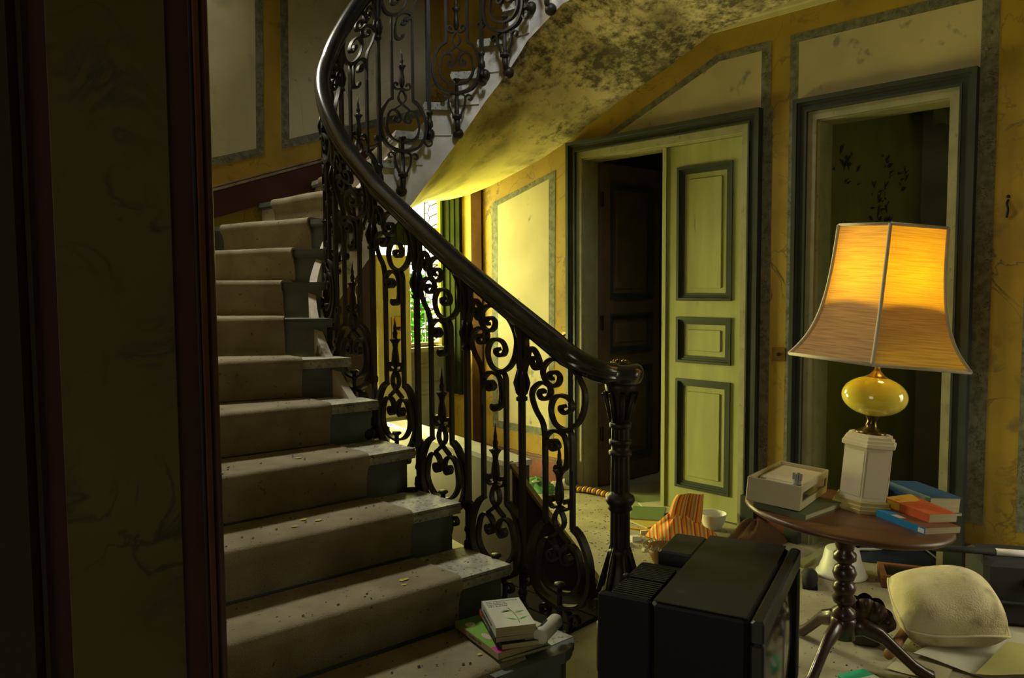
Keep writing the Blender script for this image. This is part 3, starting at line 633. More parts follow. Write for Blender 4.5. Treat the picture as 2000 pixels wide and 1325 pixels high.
# soffit: ruled from the string to the outer walls
psi_of = lambda s: interp(s, SK, PSI) if s <= SK[-1] else 180
mb = MB(); rows = []
zw_a = [1.4, 2.417, 2.749, 3.141, 3.514, 3.829, 4.37, 4.64, 4.9]; zw_z = [2.955, 2.874, 2.733, 2.585, 2.419, 2.308, 2.168, 2.126, 2.12]
ss2 = [AC + RW*rad(60) + (S_END + 1.35 - AC - RW*rad(60))*i/80 for i in range(81)]
last_o = None
for s in ss2:
    p, n = curve(s, 0.052); ps = min(psi_of(s), 180.0); d = (sin(rad(ps)), -cos(rad(ps))); o = outer_hit(p, d)
    if abs(o[1] - WB) < 1e-3: zo = interp(o[0], zw_a, zw_z)
    else: zo = 2.12 + min(0, (o[1] - 3.9))*0.37
    zi = zlow(s); row = []
    for j in range(11):
        t = j/10; row.append((p[1] + (o[1]-p[1])*t, p[0] + (o[0]-p[0])*t, zi + (zo - zi)*t - 0.05*sin(pi*t)*0.6))
    rows.append(row)
mb.rings(rows, closed=False, smooth=True); 
top = [[(x, y, z + 0.05) for x, y, z in r] for r in rows]; mb.rings([list(reversed(r)) for r in top], closed=False, smooth=True)
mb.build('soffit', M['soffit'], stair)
# boarded spandrel below the winders
mb = MB(); rings = []
for i in range(13):
    s = 2.95 + (4.12 - 2.95)*i/12; (a, b), n = curve(s, 0.075); rings.append([(b, a, 0.0), (b, a, zlow(s) + 0.04), (b - n[1]*-0.03, a - n[0]*-0.03, zlow(s) + 0.04), (b - n[1]*-0.03, a - n[0]*-0.03, 0)])
mb.rings(rings, cap=True); mb.build('spandrel', M['brown'], stair)
# curved bull-nose end of the lowest step
mb = MB(); pts = []
cx, cy, rr = 1.885, 1.80, 0.12
poly = [(1.60, 1.712)] + [(cx + rr*sin(t), cy - 0.01 - rr*cos(t) + 0.0) for t in [i*pi/10 for i in range(0, 11)]] + [(1.60, 1.95)]
for zz0, zz1, g in ((0.0, 0.137, -0.02), (0.137, 0.155, -0.004), (0.155, 0.178, 0.0)):
    mb.prism([(x + (g if x > 1.9 else 0), y + (-g if y < 1.8 else 0)) for x, y in poly], zz0, zz1)
mb.build('bullnose_end', M['step'], stair)
# fallen flakes on the treads
mb = MB()
for k in range(1, 7):
    I0, O0, _ = EDGE[k-1]; I1, O1, _ = EDGE[k]
    for i in range(34):
        u, v = random.uniform(0.05, 0.9), random.uniform(0.05, 0.8)
        a = (I0[0]*(1-u)+O0[0]*u)*(1-v) + (I1[0]*(1-u)+O1[0]*u)*v; b = (I0[1]*(1-u)+O0[1]*u)*(1-v) + (I1[1]*(1-u)+O1[1]*u)*v
        r = random.uniform(0.0015, 0.006); z = RISE*k + 0.014
        mb.add([(b-r, a-r*.4, z), (b+r*.6, a-r, z), (b+r, a+r*.5, z + r*.5), (b-r*.3, a+r, z)], [(0,1,2,3)])
mb.build('grit', M['flake'], stair, kind='stuff')
# yellow stains dropped on the carpet
for k, u, v, r in ((2, .30, .35, .020), (2, .32, .2, .012), (3, .45, .55, .016), (3, .42, .40, .018), (3, .5, .35, .014), (4, .62, .45, .013), (4, .36, .35, .015), (5, .62, .4, .012), (1, .25, .3, .012)):
    I0, O0, _ = EDGE[k-1]; I1, O1, _ = EDGE[k]
    a = (I0[0]*(1-u)+O0[0]*u)*(1-v) + (I1[0]*(1-u)+O1[0]*u)*v; b = (I0[1]*(1-u)+O0[1]*u)*(1-v) + (I1[1]*(1-u)+O1[1]*u)*v
    z = RISE*k + 0.0145
    pts = [(b + r*(0.6+0.5*random.random())*cos(t*pi/5), a + 0.7*r*(0.6+0.5*random.random())*sin(t*pi/5), z) for t in range(10)]
    MB().add(pts, [tuple(range(10))]).build('yellow_stain', M['dusty_gold'], stair)

# low parapet with marble cap and raking edge beyond the balustrade
par = thing('stair_parapet', (0, 0, 0), 'low dark red parapet with white marble cap behind the balustrade', 'parapet', rz=HALL)
p0, p1 = (2.65, 2.60), (4.05, 2.87); 
mb = MB(); mb.prism([(p0[1], p0[0]), (p1[1], p1[0]), (p1[1]+0.10, p1[0]-0.02), (p0[1]+0.10, p0[0]-0.02)], 0, 0.525); mb.build('parapet_wall', M['parapet'], par)
mb = MB(); mb.prism([(p0[1]-0.02, p0[0]), (p1[1]-0.02, p1[0]), (p1[1]+0.12, p1[0]-0.02), (p0[1]+0.12, p0[0]-0.02)], 0.525, 0.55); mb.build('marble_cap', M['marble'], par)
mb = MB().extr([(2.60, 2.65, 0), (2.60, 2.65, 0.535), (2.60, 2.05, 0.045), (2.60, 2.05, 0.0)], (0.015, 0, 0)); mb.build('raking_wall', M['parapet'], par)
mb = MB().extr([(2.585, 2.66, 0.535), (2.585, 2.66, 0.555), (2.585, 2.03, 0.055), (2.585, 2.03, 0.03)], (0.03, 0, 0)); mb.build('raking_edge', M['rake'], par)

shd = thing('floor_boarding', hw(2.95, 2.32, 0), 'dark boards covering the floor between balustrade and parapet', 'boarding', rz=HALL)  # dark slab laid over bare floor in place of shade
for i in range(4): MB().rbox(-0.27 + i*0.135, -0.14 + i*0.135, -0.95, 1.0, 0.0, 0.02, 0.002).build('board', M['boarding'], shd)
# ------------------------------------------------------------------ balustrade
bal = thing('stair_balustrade', (0, 0, 0), 'black handrail on scrolled wrought iron balusters curving up the stair', 'balustrade', rz=HALL)
def pos(s, z, off=0.0):
    (a, b), n = curve(s, 0.0); return Vector((b - n[1]*off, a - n[0]*off, z))      # off > 0 into the well
def ribbon(mb, pts2, sj, zfun, th=0.010, dp=0.020, off0=0.0, n=5, smooth=True):
    "flat iron strap along pts2 = (ds, dz); th in the plane, dp across it"
    P = catmull([(x, y, 0) for x, y in pts2], n); rings = []
    for i, p in enumerate(P):
        t = P[min(i+1, len(P)-1)] - P[max(i-1, 0)]; t = t.normalized() if t.length > 1e-9 else Vector((1, 0, 0)); nr = Vector((-t.y, t.x, 0))
        q0, q1 = p + nr*th/2, p - nr*th/2; ring = []
        for q, o in ((q0, -dp/2), (q0, dp/2), (q1, dp/2), (q1, -dp/2)):
            ring.append(tuple(pos(sj + q.x, zfun(q.x) + q.y, off0 + o)))
        rings.append(ring)
    mb.rings(rings, cap=True)
E1 = [(0.03,-0.132),(0.047,-0.136),(0.041,-0.119),(0.015,-0.099),(-0.004,-0.102),(0.001,-0.128),(0.025,-0.155),(0.055,-0.164),(0.076,-0.147),(0.072,-0.114),(0.039,-0.069),(-0.005,-0.045),(-0.057,-0.041),(-0.098,-0.062),(-0.121,-0.106),(-0.107,-0.18),(-0.074,-0.236),(-0.031,-0.274),(0.017,-0.285),(0.038,-0.251),(0.026,-0.203),(-0.003,-0.17),(-0.042,-0.155),(-0.06,-0.17),(-0.051,-0.197),(-0.027,-0.217),(-0.008,-0.219),(-0.011,-0.206),(-0.027,-0.192)]
E3 = [(0.068,-0.204),(0.082,-0.206),(0.096,-0.227),(0.086,-0.237),(0.055,-0.218),(0.04,-0.185),(0.05,-0.168),(0.085,-0.18),(0.123,-0.226),(0.131,-0.262),(0.112,-0.297),(0.08,-0.321),(0.069,-0.359),(0.068,-0.402),(0.067,-0.47)]
E4 = [(0.018,-0.361),(0.031,-0.362),(0.043,-0.377),(0.037,-0.387),(0.018,-0.376),(0.003,-0.353),(0.015,-0.345),(0.042,-0.362),(0.061,-0.384)]
E4b = [(0.061,-0.384),(0.062,-0.361),(0.037,-0.326),(0.008,-0.304),(-0.021,-0.3),(-0.035,-0.324),(-0.038,-0.369),(-0.03,-0.409),(-0.005,-0.439),(0.014,-0.446),(0.01,-0.432),(-0.006,-0.423)]
EB = [(-0.021,-0.285),(-0.05,-0.27),(-0.061,-0.285),(-0.062,-0.33),(-0.062,-0.40)]
RING = [(0.066,0.155),(0.10,0.130),(0.134,0.065),(0.143,0.0),(0.133,-0.06),(0.09,-0.12),(0.0,-0.147)]
HEART = [(0.032,0.042),(0.042,0.050),(0.052,0.038),(0.044,0.022),(0.026,0.020),(0.012,0.045),(0.025,0.078),(0.055,0.092),(0.086,0.07),(0.102,0.0),(0.09,-0.045),(0.055,-0.08),(0.0,-0.094)]
LOOP = [(0.046,0.098),(0.012,0.122),(-0.018,0.150),(-0.022,0.178),(-0.008,0.205),(0.004,0.220)]
CURL = [(0.004,0.220),(0.030,0.214),(0.052,0.228),(0.047,0.248),(0.029,0.247),(0.029,0.234)]
SIDE = [(0.030,-0.150),(0.050,-0.165),(0.046,-0.215),(0.030,-0.255),(0.018,-0.285)]
SIDEC = [(0.046,-0.172),(0.070,-0.155),(0.090,-0.168),(0.084,-0.186),(0.070,-0.182)]
OUTC = [(0.128,-0.075),(0.15,-0.105),(0.175,-0.098),(0.176,-0.076),(0.160,-0.074)]
mir = lambda L: [(-x, y) for x, y in L]
FIN = [(0.222,0.006),(0.235,0.012),(0.255,0.018),(0.285,0.016),(0.315,0.011),(0.335,0.014),(0.352,0.026),(0.356,0.010),(0.368,0.009),(0.380,0.012),(0.392,0.007),(0.405,0.008),(0.425,0.004),(0.455,0.0006)]
PAN = [1.80, 2.13, 2.45, 2.77, 3.10, 3.40, 3.70, 3.99, 4.29, 4.62, 4.93, 5.25]
for j, sj in enumerate(PAN):
    zr = lambda x, sj=sj: rail(sj + x) - 0.0
    zc = rail(sj) - (0.79 if j == 0 else 0.95)                 # centre of the rosette
    mb = MB()
    for L in (E1, E3, E4, E4b, EB): ribbon(mb, L, sj, zr, 0.011, 0.022)
    up = MB()
    # two thin bars down to the ring
    for x, ztop in ((0.067, rail(sj + 0.067) - 0.468), (-0.062, rail(sj - 0.062) - 0.398)):
        zb = zc + 0.150
        ring = lambda z: [tuple(pos(sj + x + dx, z, dy)) for dx, dy in ((-0.008, -0.008), (0.008, -0.008), (0.008, 0.008), (-0.008, 0.008))]
        mb.rings([ring(zb), ring(ztop)], cap=True)
    panel = mb.build('scroll_panel', M['iron'], bal)
    mb = MB(); zf = lambda x, zc=zc: zc
    for L in (RING, mir(RING)): ribbon(mb, L, sj, zf, 0.016, 0.030, n=5)
    for L in (HEART, mir(HEART)): ribbon(mb, L, sj, zf, 0.011, 0.024, n=5)
    mb.build('rosette', M['iron'], panel)
    for fn in (lambda L: L, mir):
        mb = MB()
        for L in (LOOP, CURL): ribbon(mb, fn(L), sj, zf, 0.009, 0.020, n=4)
        mb.build('crown_scroll', M['iron'], panel)
        mb = MB()
        for L in (SIDEC, SIDE): ribbon(mb, fn(L), sj, zf, 0.009, 0.020, n=4)
        mb.build('stem_scroll', M['iron'], panel)
        mb = MB(); ribbon(mb, fn(OUTC), sj, zf, 0.009, 0.020, n=4); mb.build('side_curl', M['iron'], panel)
    c = pos(sj, zc)
    MB().lathe(FIN, 12, c).build('spear_finial', M['iron'], panel)
    mb = MB().lathe([(-0.30, 0.012), (-0.29, 0.030), (-0.275, 0.030), (-0.265, 0.013), (-0.16, 0.010), (-0.075, 0.010), (-0.066, 0.022), (-0.058, 0.019), (-0.056, 0.004)], 12, c)
    c0 = pos(sj, zc - 0.29); c1 = pos(sj, zc - 0.35, -0.005); c2 = pos(sj, zc - 0.375, -0.035)
    if zc - 0.42 > 0.0:
        mb.tube([c0, c1, c2], [0.018, 0.016, 0.018], 8); mb.ball(c2, 0.034, 12, 8)
    mb.build('bracket_stem', M['iron'], panel)
MAIN = [1.985, 2.29, 2.61, 2.935, 3.25, 3.55, 3.845, 4.14, 4.455, 4.775, 5.09]
for s in MAIN:
    zt = rail(s) - 0.03; zb = rail(s) - 1.17
    ring = lambda z, r: [tuple(pos(s + dx*r, z, dy*r)) for dx, dy in ((-1, -1), (1, -1), (1, 1), (-1, 1))]
    mb = MB(); mb.rings([ring(zb + 0.14, 0.010), ring(zt - 0.26, 0.010)], cap=True)
    main = mb.build('main_baluster', M['iron'], bal)
    c = pos(s, zt)
    mb = MB().lathe([(-0.285, 0.012), (-0.28, 0.022), (-0.268, 0.022), (-0.264, 0.015), (-0.255, 0.020), (-0.225, 0.021), (-0.19, 0.015), (-0.15, 0.012), (-0.12, 0.016), (-0.085, 0.014), (-0.05, 0.019), (-0.02, 0.028), (0.01, 0.03)], 12, c)
    for t in range(6):                                             # leaf tips round the capital
        an = t*pi/3; mb.tube([c + Vector((0.017*cos(an), 0.017*sin(an), -0.255)), c + Vector((0.026*cos(an), 0.026*sin(an), -0.215)), c + Vector((0.016*cos(an), 0.016*sin(an), -0.165))], [0.006, 0.008, 0.003], 6)
    mb.build('leaf_capital', M['iron'], main)
    mb = MB(); zr = lambda x, s=s: rail(s + x)
    ribbon(mb, [(-0.010, -0.20), (-0.028, -0.135), (-0.040, -0.095), (-0.066, -0.085), (-0.088, -0.105), (-0.086, -0.135), (-0.064, -0.147), (-0.050, -0.130), (-0.062, -0.115)], s, zr, 0.013, 0.024)
    ribbon(mb, [(0.010, -0.20), (0.022, -0.13), (0.024, -0.08), (0.040, -0.045)], s, zr, 0.011, 0.022)
    ribbon(mb, [(-0.030, -0.12), (-0.024, -0.07), (-0.04, -0.04)], s, zr, 0.011, 0.022)
    mb.build('rail_bracket', M['iron'], main)
    mb = MB().lathe([(0.0, 0.008), (0.012, 0.016), (0.02, 0.010), (0.045, 0.012), (0.055, 0.022), (0.085, 0.020), (0.095, 0.013), (0.12, 0.013), (0.13, 0.020), (0.15, 0.014)], 12, pos(s, zb))
    if zb > 0.03:
        mb.ball(pos(s, zb + 0.02, -0.045), 0.036, 12, 8); mb.tube([pos(s, zb + 0.03), pos(s, zb + 0.02, -0.045)], 0.014, 8)
    mb.build('ball_foot', M['iron'], main)
# handrail
NEW = Vector((2.20, 1.684, 0))
path = []
s = 5.75
while s > 1.80: path.append(pos(s, rail(s))); s -= 0.035
for (a, b, z) in ((1.765, 2.005, 1.170), (1.725, 2.025, 1.145), (1.695, 2.06, 1.122), (1.683, 2.105, 1.106), (1.680, 2.15, 1.098), (1.684, 2.20, 1.095), (1.688, 2.245, 1.095)): path.append(Vector((b, a, z)))
PR = [(0.0, 0.036), (0.018, 0.034), (0.031, 0.024), (0.036, 0.008), (0.034, -0.004), (0.030, -0.008), (0.034, -0.016), (0.032, -0.026), (0.022, -0.030), (0.020, -0.038), (-0.020, -0.038), (-0.022, -0.030), (-0.032, -0.026), (-0.034, -0.016), (-0.030, -0.008), (-0.034, -0.004), (-0.036, 0.008), (-0.031, 0.024), (-0.018, 0.034)]
rings = []
for i, p in enumerate(path):
    t = (path[min(i+1, len(path)-1)] - path[max(i-1, 0)]).normalized(); side = t.cross(Vector((0, 0, 1))).normalized(); up = side.cross(t).normalized()
    rings.append([tuple(p + side*x*1.05 + up*y*1.05) for x, y in PR])
MB().rings(rings, cap=True, smooth=True).build('handrail', M['rail'], bal)
ncap = MB().lathe([(1.055, 0.050), (1.062, 0.070), (1.080, 0.080), (1.105, 0.082), (1.122, 0.074), (1.130, 0.060)], 28, NEW).build('rail_end_disc', M['rail'], bal)
mb = MB().lathe([(1.130, 0.036), (1.136, 0.036), (1.138, 0.030)], 20, NEW)
for t in range(6): mb.ball(NEW + Vector((0.022*cos(t*pi/3), 0.022*sin(t*pi/3), 1.139)), 0.006, 8, 5)
mb.build('boss_plate', M['brassd'], ncap)
# newel post
shaft = [(0.0, 0.085), (0.17, 0.085), (0.18, 0.075), (0.26, 0.074), (0.30, 0.070), (0.34, 0.055), (0.38, 0.042), (0.43, 0.036), (0.445, 0.044), (0.452, 0.036), (0.46, 0.033)]
newel = MB().lathe(shaft, 20, NEW).build('newel_post', M['iron'], bal)
mb = MB()
def fluted(z0, z1, r0, r1, n=32):
    rg = []
    for z, r in ((z0, r0), (z1, r1)): rg.append([(NEW.x + r*(1 + (0.08 if j % 4 < 2 else -0.08))*cos(2*pi*j/n), NEW.y + r*(1 + (0.08 if j % 4 < 2 else -0.08))*sin(2*pi*j/n), z) for j in range(n)])
    mb.rings(rg, cap=True)
fluted(0.455, 0.595, 0.034, 0.033); fluted(0.66, 0.80, 0.032, 0.031); fluted(0.85, 0.90, 0.030, 0.030)
mb.build('fluted_shaft', M['iron'], newel)
MB().lathe([(0.59, 0.034), (0.60, 0.045), (0.612, 0.040), (0.618, 0.046), (0.632, 0.054), (0.648, 0.050), (0.656, 0.036), (0.665, 0.034)], 24, NEW).build('collar', M['iron'], newel)
MB().lathe([(0.795, 0.032), (0.80, 0.042), (0.812, 0.042), (0.816, 0.033), (0.835, 0.033), (0.84, 0.041), (0.852, 0.041), (0.856, 0.032)], 24, NEW).build('collar', M['iron'], newel)
mb = MB().lathe([(0.895, 0.030), (0.90, 0.040), (0.914, 0.040), (0.918, 0.031)], 24, NEW); mb.build('collar', M['iron'], newel)
mb = MB().lathe([(0.915, 0.031), (0.96, 0.034), (1.00, 0.042), (1.03, 0.052), (1.045, 0.056), (1.06, 0.056)], 20, NEW)
for t in range(8):
    an = t*pi/4; u = Vector((cos(an), sin(an), 0))
    mb.tube([NEW + u*0.033 + Vector((0, 0, 0.93)), NEW + u*0.044 + Vector((0, 0, 0.98)), NEW + u*0.058 + Vector((0, 0, 1.03)), NEW + u*0.064 + Vector((0, 0, 1.02))], [0.010, 0.011, 0.008, 0.004], 6)
mb.build('leaf_capital', M['iron'], newel)
mb = MB()
for t in range(6):
    an = t*pi/3; u = Vector((cos(an), sin(an), 0))
    mb.tube([NEW + u*0.034 + Vector((0, 0, 0.46)), NEW + u*0.040 + Vector((0, 0, 0.42)), NEW + u*0.060 + Vector((0, 0, 0.345)), NEW + u*0.078 + Vector((0, 0, 0.29))], [0.006, 0.012, 0.014, 0.010], 6)
mb.build('base_leaves', M['iron'], newel)

# ------------------------------------------------------------------ television
TVW, TVD, TVH = 0.66, 0.44, 0.52
tv = thing('television', (0.590, 2.372, 0), 'bulky black tube television with dusty top standing on the floor', 'television', rz=rad(-28.5))
# local x: 0 at the back .. towards the screen, y across
MB().rbox(-0.055, 0.215, -TVW/2, TVW/2, 0.02, TVH, 0.012).build('cabinet', M['tv_side'], tv)
MB().box(-0.048, 0.208, -TVW/2 + 0.008, TVW/2 - 0.008, TVH - 0.001, TVH + 0.0015).build('top_panel', M['tv'], tv)
bz = MB()
for y0, y1, z0, z1 in ((-TVW/2, TVW/2, 0.455, TVH - 0.002), (-TVW/2, TVW/2, 0.02, 0.075), (-TVW/2, -TVW/2 + 0.035, 0.075, 0.455), (TVW/2 - 0.035, TVW/2, 0.075, 0.455)): bz.rbox(0.219, 0.255, y0, y1, z0, z1, 0.006)
bz.build('bezel', M['tv'], tv)
def scr(u, v):
    y, z = (u - 0.5)*2, (v - 0.5)*2; return (0.222 + 0.030*(1 - 0.55*y*y - 0.45*z*z), y*0.295, 0.265 + z*0.19)
MB().grid(scr, 20, 16).build('screen', M['screen'], tv)
MB().rbox(-0.215, -0.055, -TVW/2 + 0.022, 0.06, 0.03, TVH - 0.035, 0.008).build('rear_housing', M['tv'], tv)
MB().rbox(-0.215, -0.055, 0.06, TVW/2, 0.03, TVH - 0.10, 0.010).build('rear_housing', M['tv_side'], tv)
MB().rbox(-0.215, -0.055, -TVW/2, -TVW/2 + 0.022, 0.02, TVH - 0.002, 0.006).build('side_panel', M['tv_side'], tv)
MB().rbox(-0.170, -0.055, 0.10, 0.31, 0.38, TVH - 0.004, 0.006).build('rear_block', M['tv'], tv)
for r, (y0, y1) in enumerate(((-0.27, -0.15), (-0.125, -0.015))):
    for i in range(9):
        y = y0 + (y1 - y0)*i/8
        MB().box(-0.195, -0.075, y, y + 0.008, TVH - 0.036, TVH - 0.020).build('vent_rib', M['tv'], tv)
MB().lathe([(0, 0.013), (0.02, 0.013), (0.024, 0.009)], 12, (-0.195, -0.135, TVH - 0.036)).build('peg', M['tv_side'], tv)
for x in (-0.18, 0.2):
    for y in (-0.27, 0.27): MB().lathe([(0, 0.018), (0.032, 0.02)], 10, (x, y, 0)).build('foot', M['tv_side'], tv)

# ------------------------------------------------------------------ round pedestal table
TILT = rad(5.0)
P0 = Vector((1.205, 2.613, 0.588)); RT = Matrix.Rotation(TILT, 3, 'Y')
def tpos(u, v, h=0.0): return P0 + RT @ Vector((u, v, h))
def trot(deg): return (RT @ Matrix.Rotation(rad(deg), 3, 'Z')).to_euler()
tc = tpos(0, 0.12)
tab = thing('pedestal_table', (tc.x, tc.y, 0), 'round dark wood pedestal table with tilted top and turned column', 'table')
top = MB().lathe([(-0.030, 0.310), (-0.026, 0.336), (-0.016, 0.350), (-0.006, 0.348), (0.0, 0.338), (0.0, 0.02)], 48).build('tabletop', M['tabletop'], tab)
top.location = (0, 0, tc.z); top.rotation_euler = (0, TILT, 0)
zc = lambda y: 0.60 - (y - 1030)*0.00178
MB().lathe([(zc(1262), 0.036), (zc(1255), 0.041), (zc(1242), 0.040), (zc(1236), 0.024), (zc(1229), 0.024), (zc(1226), 0.036), (zc(1216), 0.041), (zc(1208), 0.030), (zc(1205), 0.034), (zc(1195), 0.041), (zc(1185), 0.034), (zc(1181), 0.022), (zc(1177), 0.034), (zc(1164), 0.042), (zc(1151), 0.034), (zc(1147), 0.022), (zc(1142), 0.026), (zc(1136), 0.040), (zc(1124), 0.040), (zc(1118), 0.028), (zc(1106), 0.034), (zc(1088), 0.040), (zc(1070), 0.036), (zc(1052), 0.028), (zc(1046), 0.040), (zc(1040), 0.050)], 24).build('column', M['wood'], tab)
MB().lathe([(0.115, 0.028), (0.12, 0.042), (0.19, 0.045), (0.20, 0.036)], 20).build('hub', M['wood'], tab)
for an in (222, 342, 102):
    u = Vector((cos(rad(an)), sin(rad(an)), 0)); sd = Vector((-u.y, u.x, 0)); rg = []
    for r, z, h, w in ((0.02, 0.16, 0.035, 0.022), (0.07, 0.165, 0.034, 0.022), (0.13, 0.14, 0.030, 0.020), (0.19, 0.085, 0.028, 0.019), (0.24, 0.04, 0.026, 0.02), (0.275, 0.022, 0.022, 0.024), (0.30, 0.020, 0.016, 0.022)):
        rg.append([tuple(u*r + sd*w*cos(t*pi/4) + Vector((0, 0, z + h*sin(t*pi/4)))) for t in range(8)])
    MB().rings([[(x, y, max(z, 0.0)) for x, y, z in q] for q in rg], cap=True, smooth=True).build('leg', M['wood'], tab)

# ------------------------------------------------------------------ table lamp
lamp = thing('table_lamp', tpos(0.095, 0.20), 'lit table lamp with flared linen shade, yellow globe and ivory hexagonal base', 'lamp', rot=(RT.to_euler()))
LT = rad(-119)
def hexr(R, z, rot=LT, n=6): return [(R*cos(rot + k*2*pi/n), R*sin(rot + k*2*pi/n), z) for k in range(n)]
MB().rings([hexr(0.118, 0.0), hexr(0.118, 0.012), hexr(0.112, 0.014), hexr(0.112, 0.024), hexr(0.106, 0.027), hexr(0.106, 0.038), hexr(0.094, 0.042)], cap=True).build('base_plinth', M['ivory_gold'], lamp)
body = MB().rings([hexr(0.090, 0.040), hexr(0.090, 0.235)], cap=True).build('base_body', M['ivory'], lamp)
for k in range(6):
    a0, a1 = LT + k*pi/3, LT + (k+1)*pi/3
    p = lambda t, z, R=0.0905: (R*((1-t)*cos(a0) + t*cos(a1)), R*((1-t)*sin(a0) + t*sin(a1)), z)
    mb = MB(); Rr = 0.0915
    mb.add([p(.08, .055, Rr), p(.92, .055, Rr), p(.92, .222, Rr), p(.08, .222, Rr)], [(0,1,2,3)])
    mb.build('side_panel', M['ivory'], body)
MB().rings([hexr(0.092, 0.233), hexr(0.103, 0.238), hexr(0.103, 0.250), hexr(0.096, 0.253), hexr(0.096, 0.262), hexr(0.086, 0.266), hexr(0.086, 0.274), hexr(0.070, 0.280)], cap=True).build('base_cap', M['ivory'], lamp)
MB().lathe([(0.278, 0.052), (0.284, 0.054), (0.290, 0.040), (0.302, 0.022), (0.325, 0.016), (0.345, 0.024), (0.360, 0.030)], 24).build('brass_neck', M['brassd'], lamp)
MB().ball((0, 0, 0.418), 0.113, 36, 22, (1, 1, 0.66)).build('globe', M['globe'], lamp)
MB().lathe([(0.482, 0.040), (0.489, 0.040), (0.496, 0.027), (0.510, 0.014), (0.518, 0.010), (0.525, 0.010)], 24).build('brass_cap', M['brass'], lamp)
MB().lathe([(0.485, 0.007), (0.75, 0.007), (0.755, 0.016), (0.81, 0.018), (0.815, 0.004)], 14).build('lamp_holder', M['brassd'], lamp)
MB().lathe([(0.812, 0.010), (0.822, 0.012), (0.826, 0.0125), (0.830, 0.010), (0.832, 0.004)], 16).build('bulb', M['bulb'], lamp)
MB().lathe([(0.798, 0.020), (0.794, 0.105), (0.798, 0.107), (0.803, 0.02)], 32).build('gallery_disc', M['brassd'], lamp)  # added hidden disc, keeps the bulb's glow off the lower shade
pl = bpy.data.lights.new('lamp_bulb_light', 'POINT'); pl.energy = 5.0; pl.color = (1.0, 0.74, 0.10); pl.shadow_soft_size = 0.012
plo = bpy.data.objects.new('lamp_bulb_light', pl); COL.objects.link(plo); plo.parent = lamp; plo.location = (0, 0, 0.845)
pl2 = bpy.data.lights.new('lamp_lower_light', 'POINT'); pl2.energy = 0.20; pl2.color = (1.0, 0.74, 0.25); pl2.shadow_soft_size = 0.02  # added fill without a bulb, brightens the globe below
plo2 = bpy.data.objects.new('lamp_lower_light', pl2); COL.objects.link(plo2); plo2.parent = lamp; plo2.location = (0.035, 0.0, 0.60)
SP = [(0.550, 0.332), (0.584, 0.301), (0.625, 0.272), (0.68, 0.246), (0.75, 0.226), (0.83, 0.213), (0.92, 0.205), (1.030, 0.200)]
SP = [(z, r) for z, r, _ in catmull([(z, r, 0) for z, r in SP], 3)]
for k in range(6):
    a0, a1 = LT + k*pi/3, LT + (k+1)*pi/3
    rg = [[((r)*((1-t)*cos(a0) + t*cos(a1)), (r)*((1-t)*sin(a0) + t*sin(a1)), z) for t in (0, .25, .5, .75, 1)] for z, r in SP]
    MB().rings(rg, closed=False).build('shade_panel', M['shade'], lamp)
    MB().tube([((r+0.001)*cos(a0), (r+0.001)*sin(a0), z) for z, r in SP], 0.0065, 6).build('shade_rib', M['piping'], lamp)
    for z, r in (SP[0], SP[-1]):
        MB().tube([(r*cos(a0), r*sin(a0), z), (r*cos(a1), r*sin(a1), z)], 0.006, 6).build('shade_binding', M['piping'], lamp)
mb = MB()
for k in range(3):
    an = LT + k*2*pi/3; mb.tube([(0, 0, 0.95), (0.200*cos(an), 0.200*sin(an), 1.02)], 0.002, 5)
mb.tube([(0, 0, 0.72), (0.05, 0, 0.76), (0.055, 0, 0.86), (0, 0, 0.95)], 0.002, 5)
mb.tube([(0, 0, 0.72), (-0.05, 0, 0.76), (-0.055, 0, 0.86), (0, 0, 0.95)], 0.002, 5)
mb.build('shade_carrier', M['brassd'], lamp)

# ------------------------------------------------------------------ books and box on the table
def book(name, loc, rot, L, Wd, T, cover, label, hard=True, group=None, spine=None, curl=0.0):
    "local: x = width from spine (0..Wd), y = along spine (0..L), z = 0..T"
    o = thing(name, loc, label, 'book', rot=rot, group=group)
    e = 0.004 if hard else 0.0
    ct = 0.0025 if hard else 0.0012
    def bend(p): return (p[0], p[1], p[2] + curl*(p[0]/Wd)**2*(p[1]/L)**2)
    n = 6
    def slab(x0, x1, y0, y1, z0, z1):
        m = MB()
        for (xa, xb) in [(x0 + (x1-x0)*i/n, x0 + (x1-x0)*(i+1)/n) for i in range(n)]: m.box(xa, xb, y0, y1, z0, z1)
        return m.xform(bend)
    slab(0.001, Wd - e, e, L - e, ct, T - ct).build('page_block', M['page'], o)
    slab(0, Wd, 0, L, T - ct, T).build('front_cover', cover, o)
    slab(0, Wd, 0, L, 0, ct).build('back_cover', cover, o)
    MB().box(-0.0015, 0.001, 0, L, 0, T).build('spine', spine or cover, o)
    return o
ol = book('book', tpos(-0.215, -0.055), trot(45), 0.19, 0.30, 0.022, M['cover_olive'], 'thin dark olive book lying under the cream plastic box')
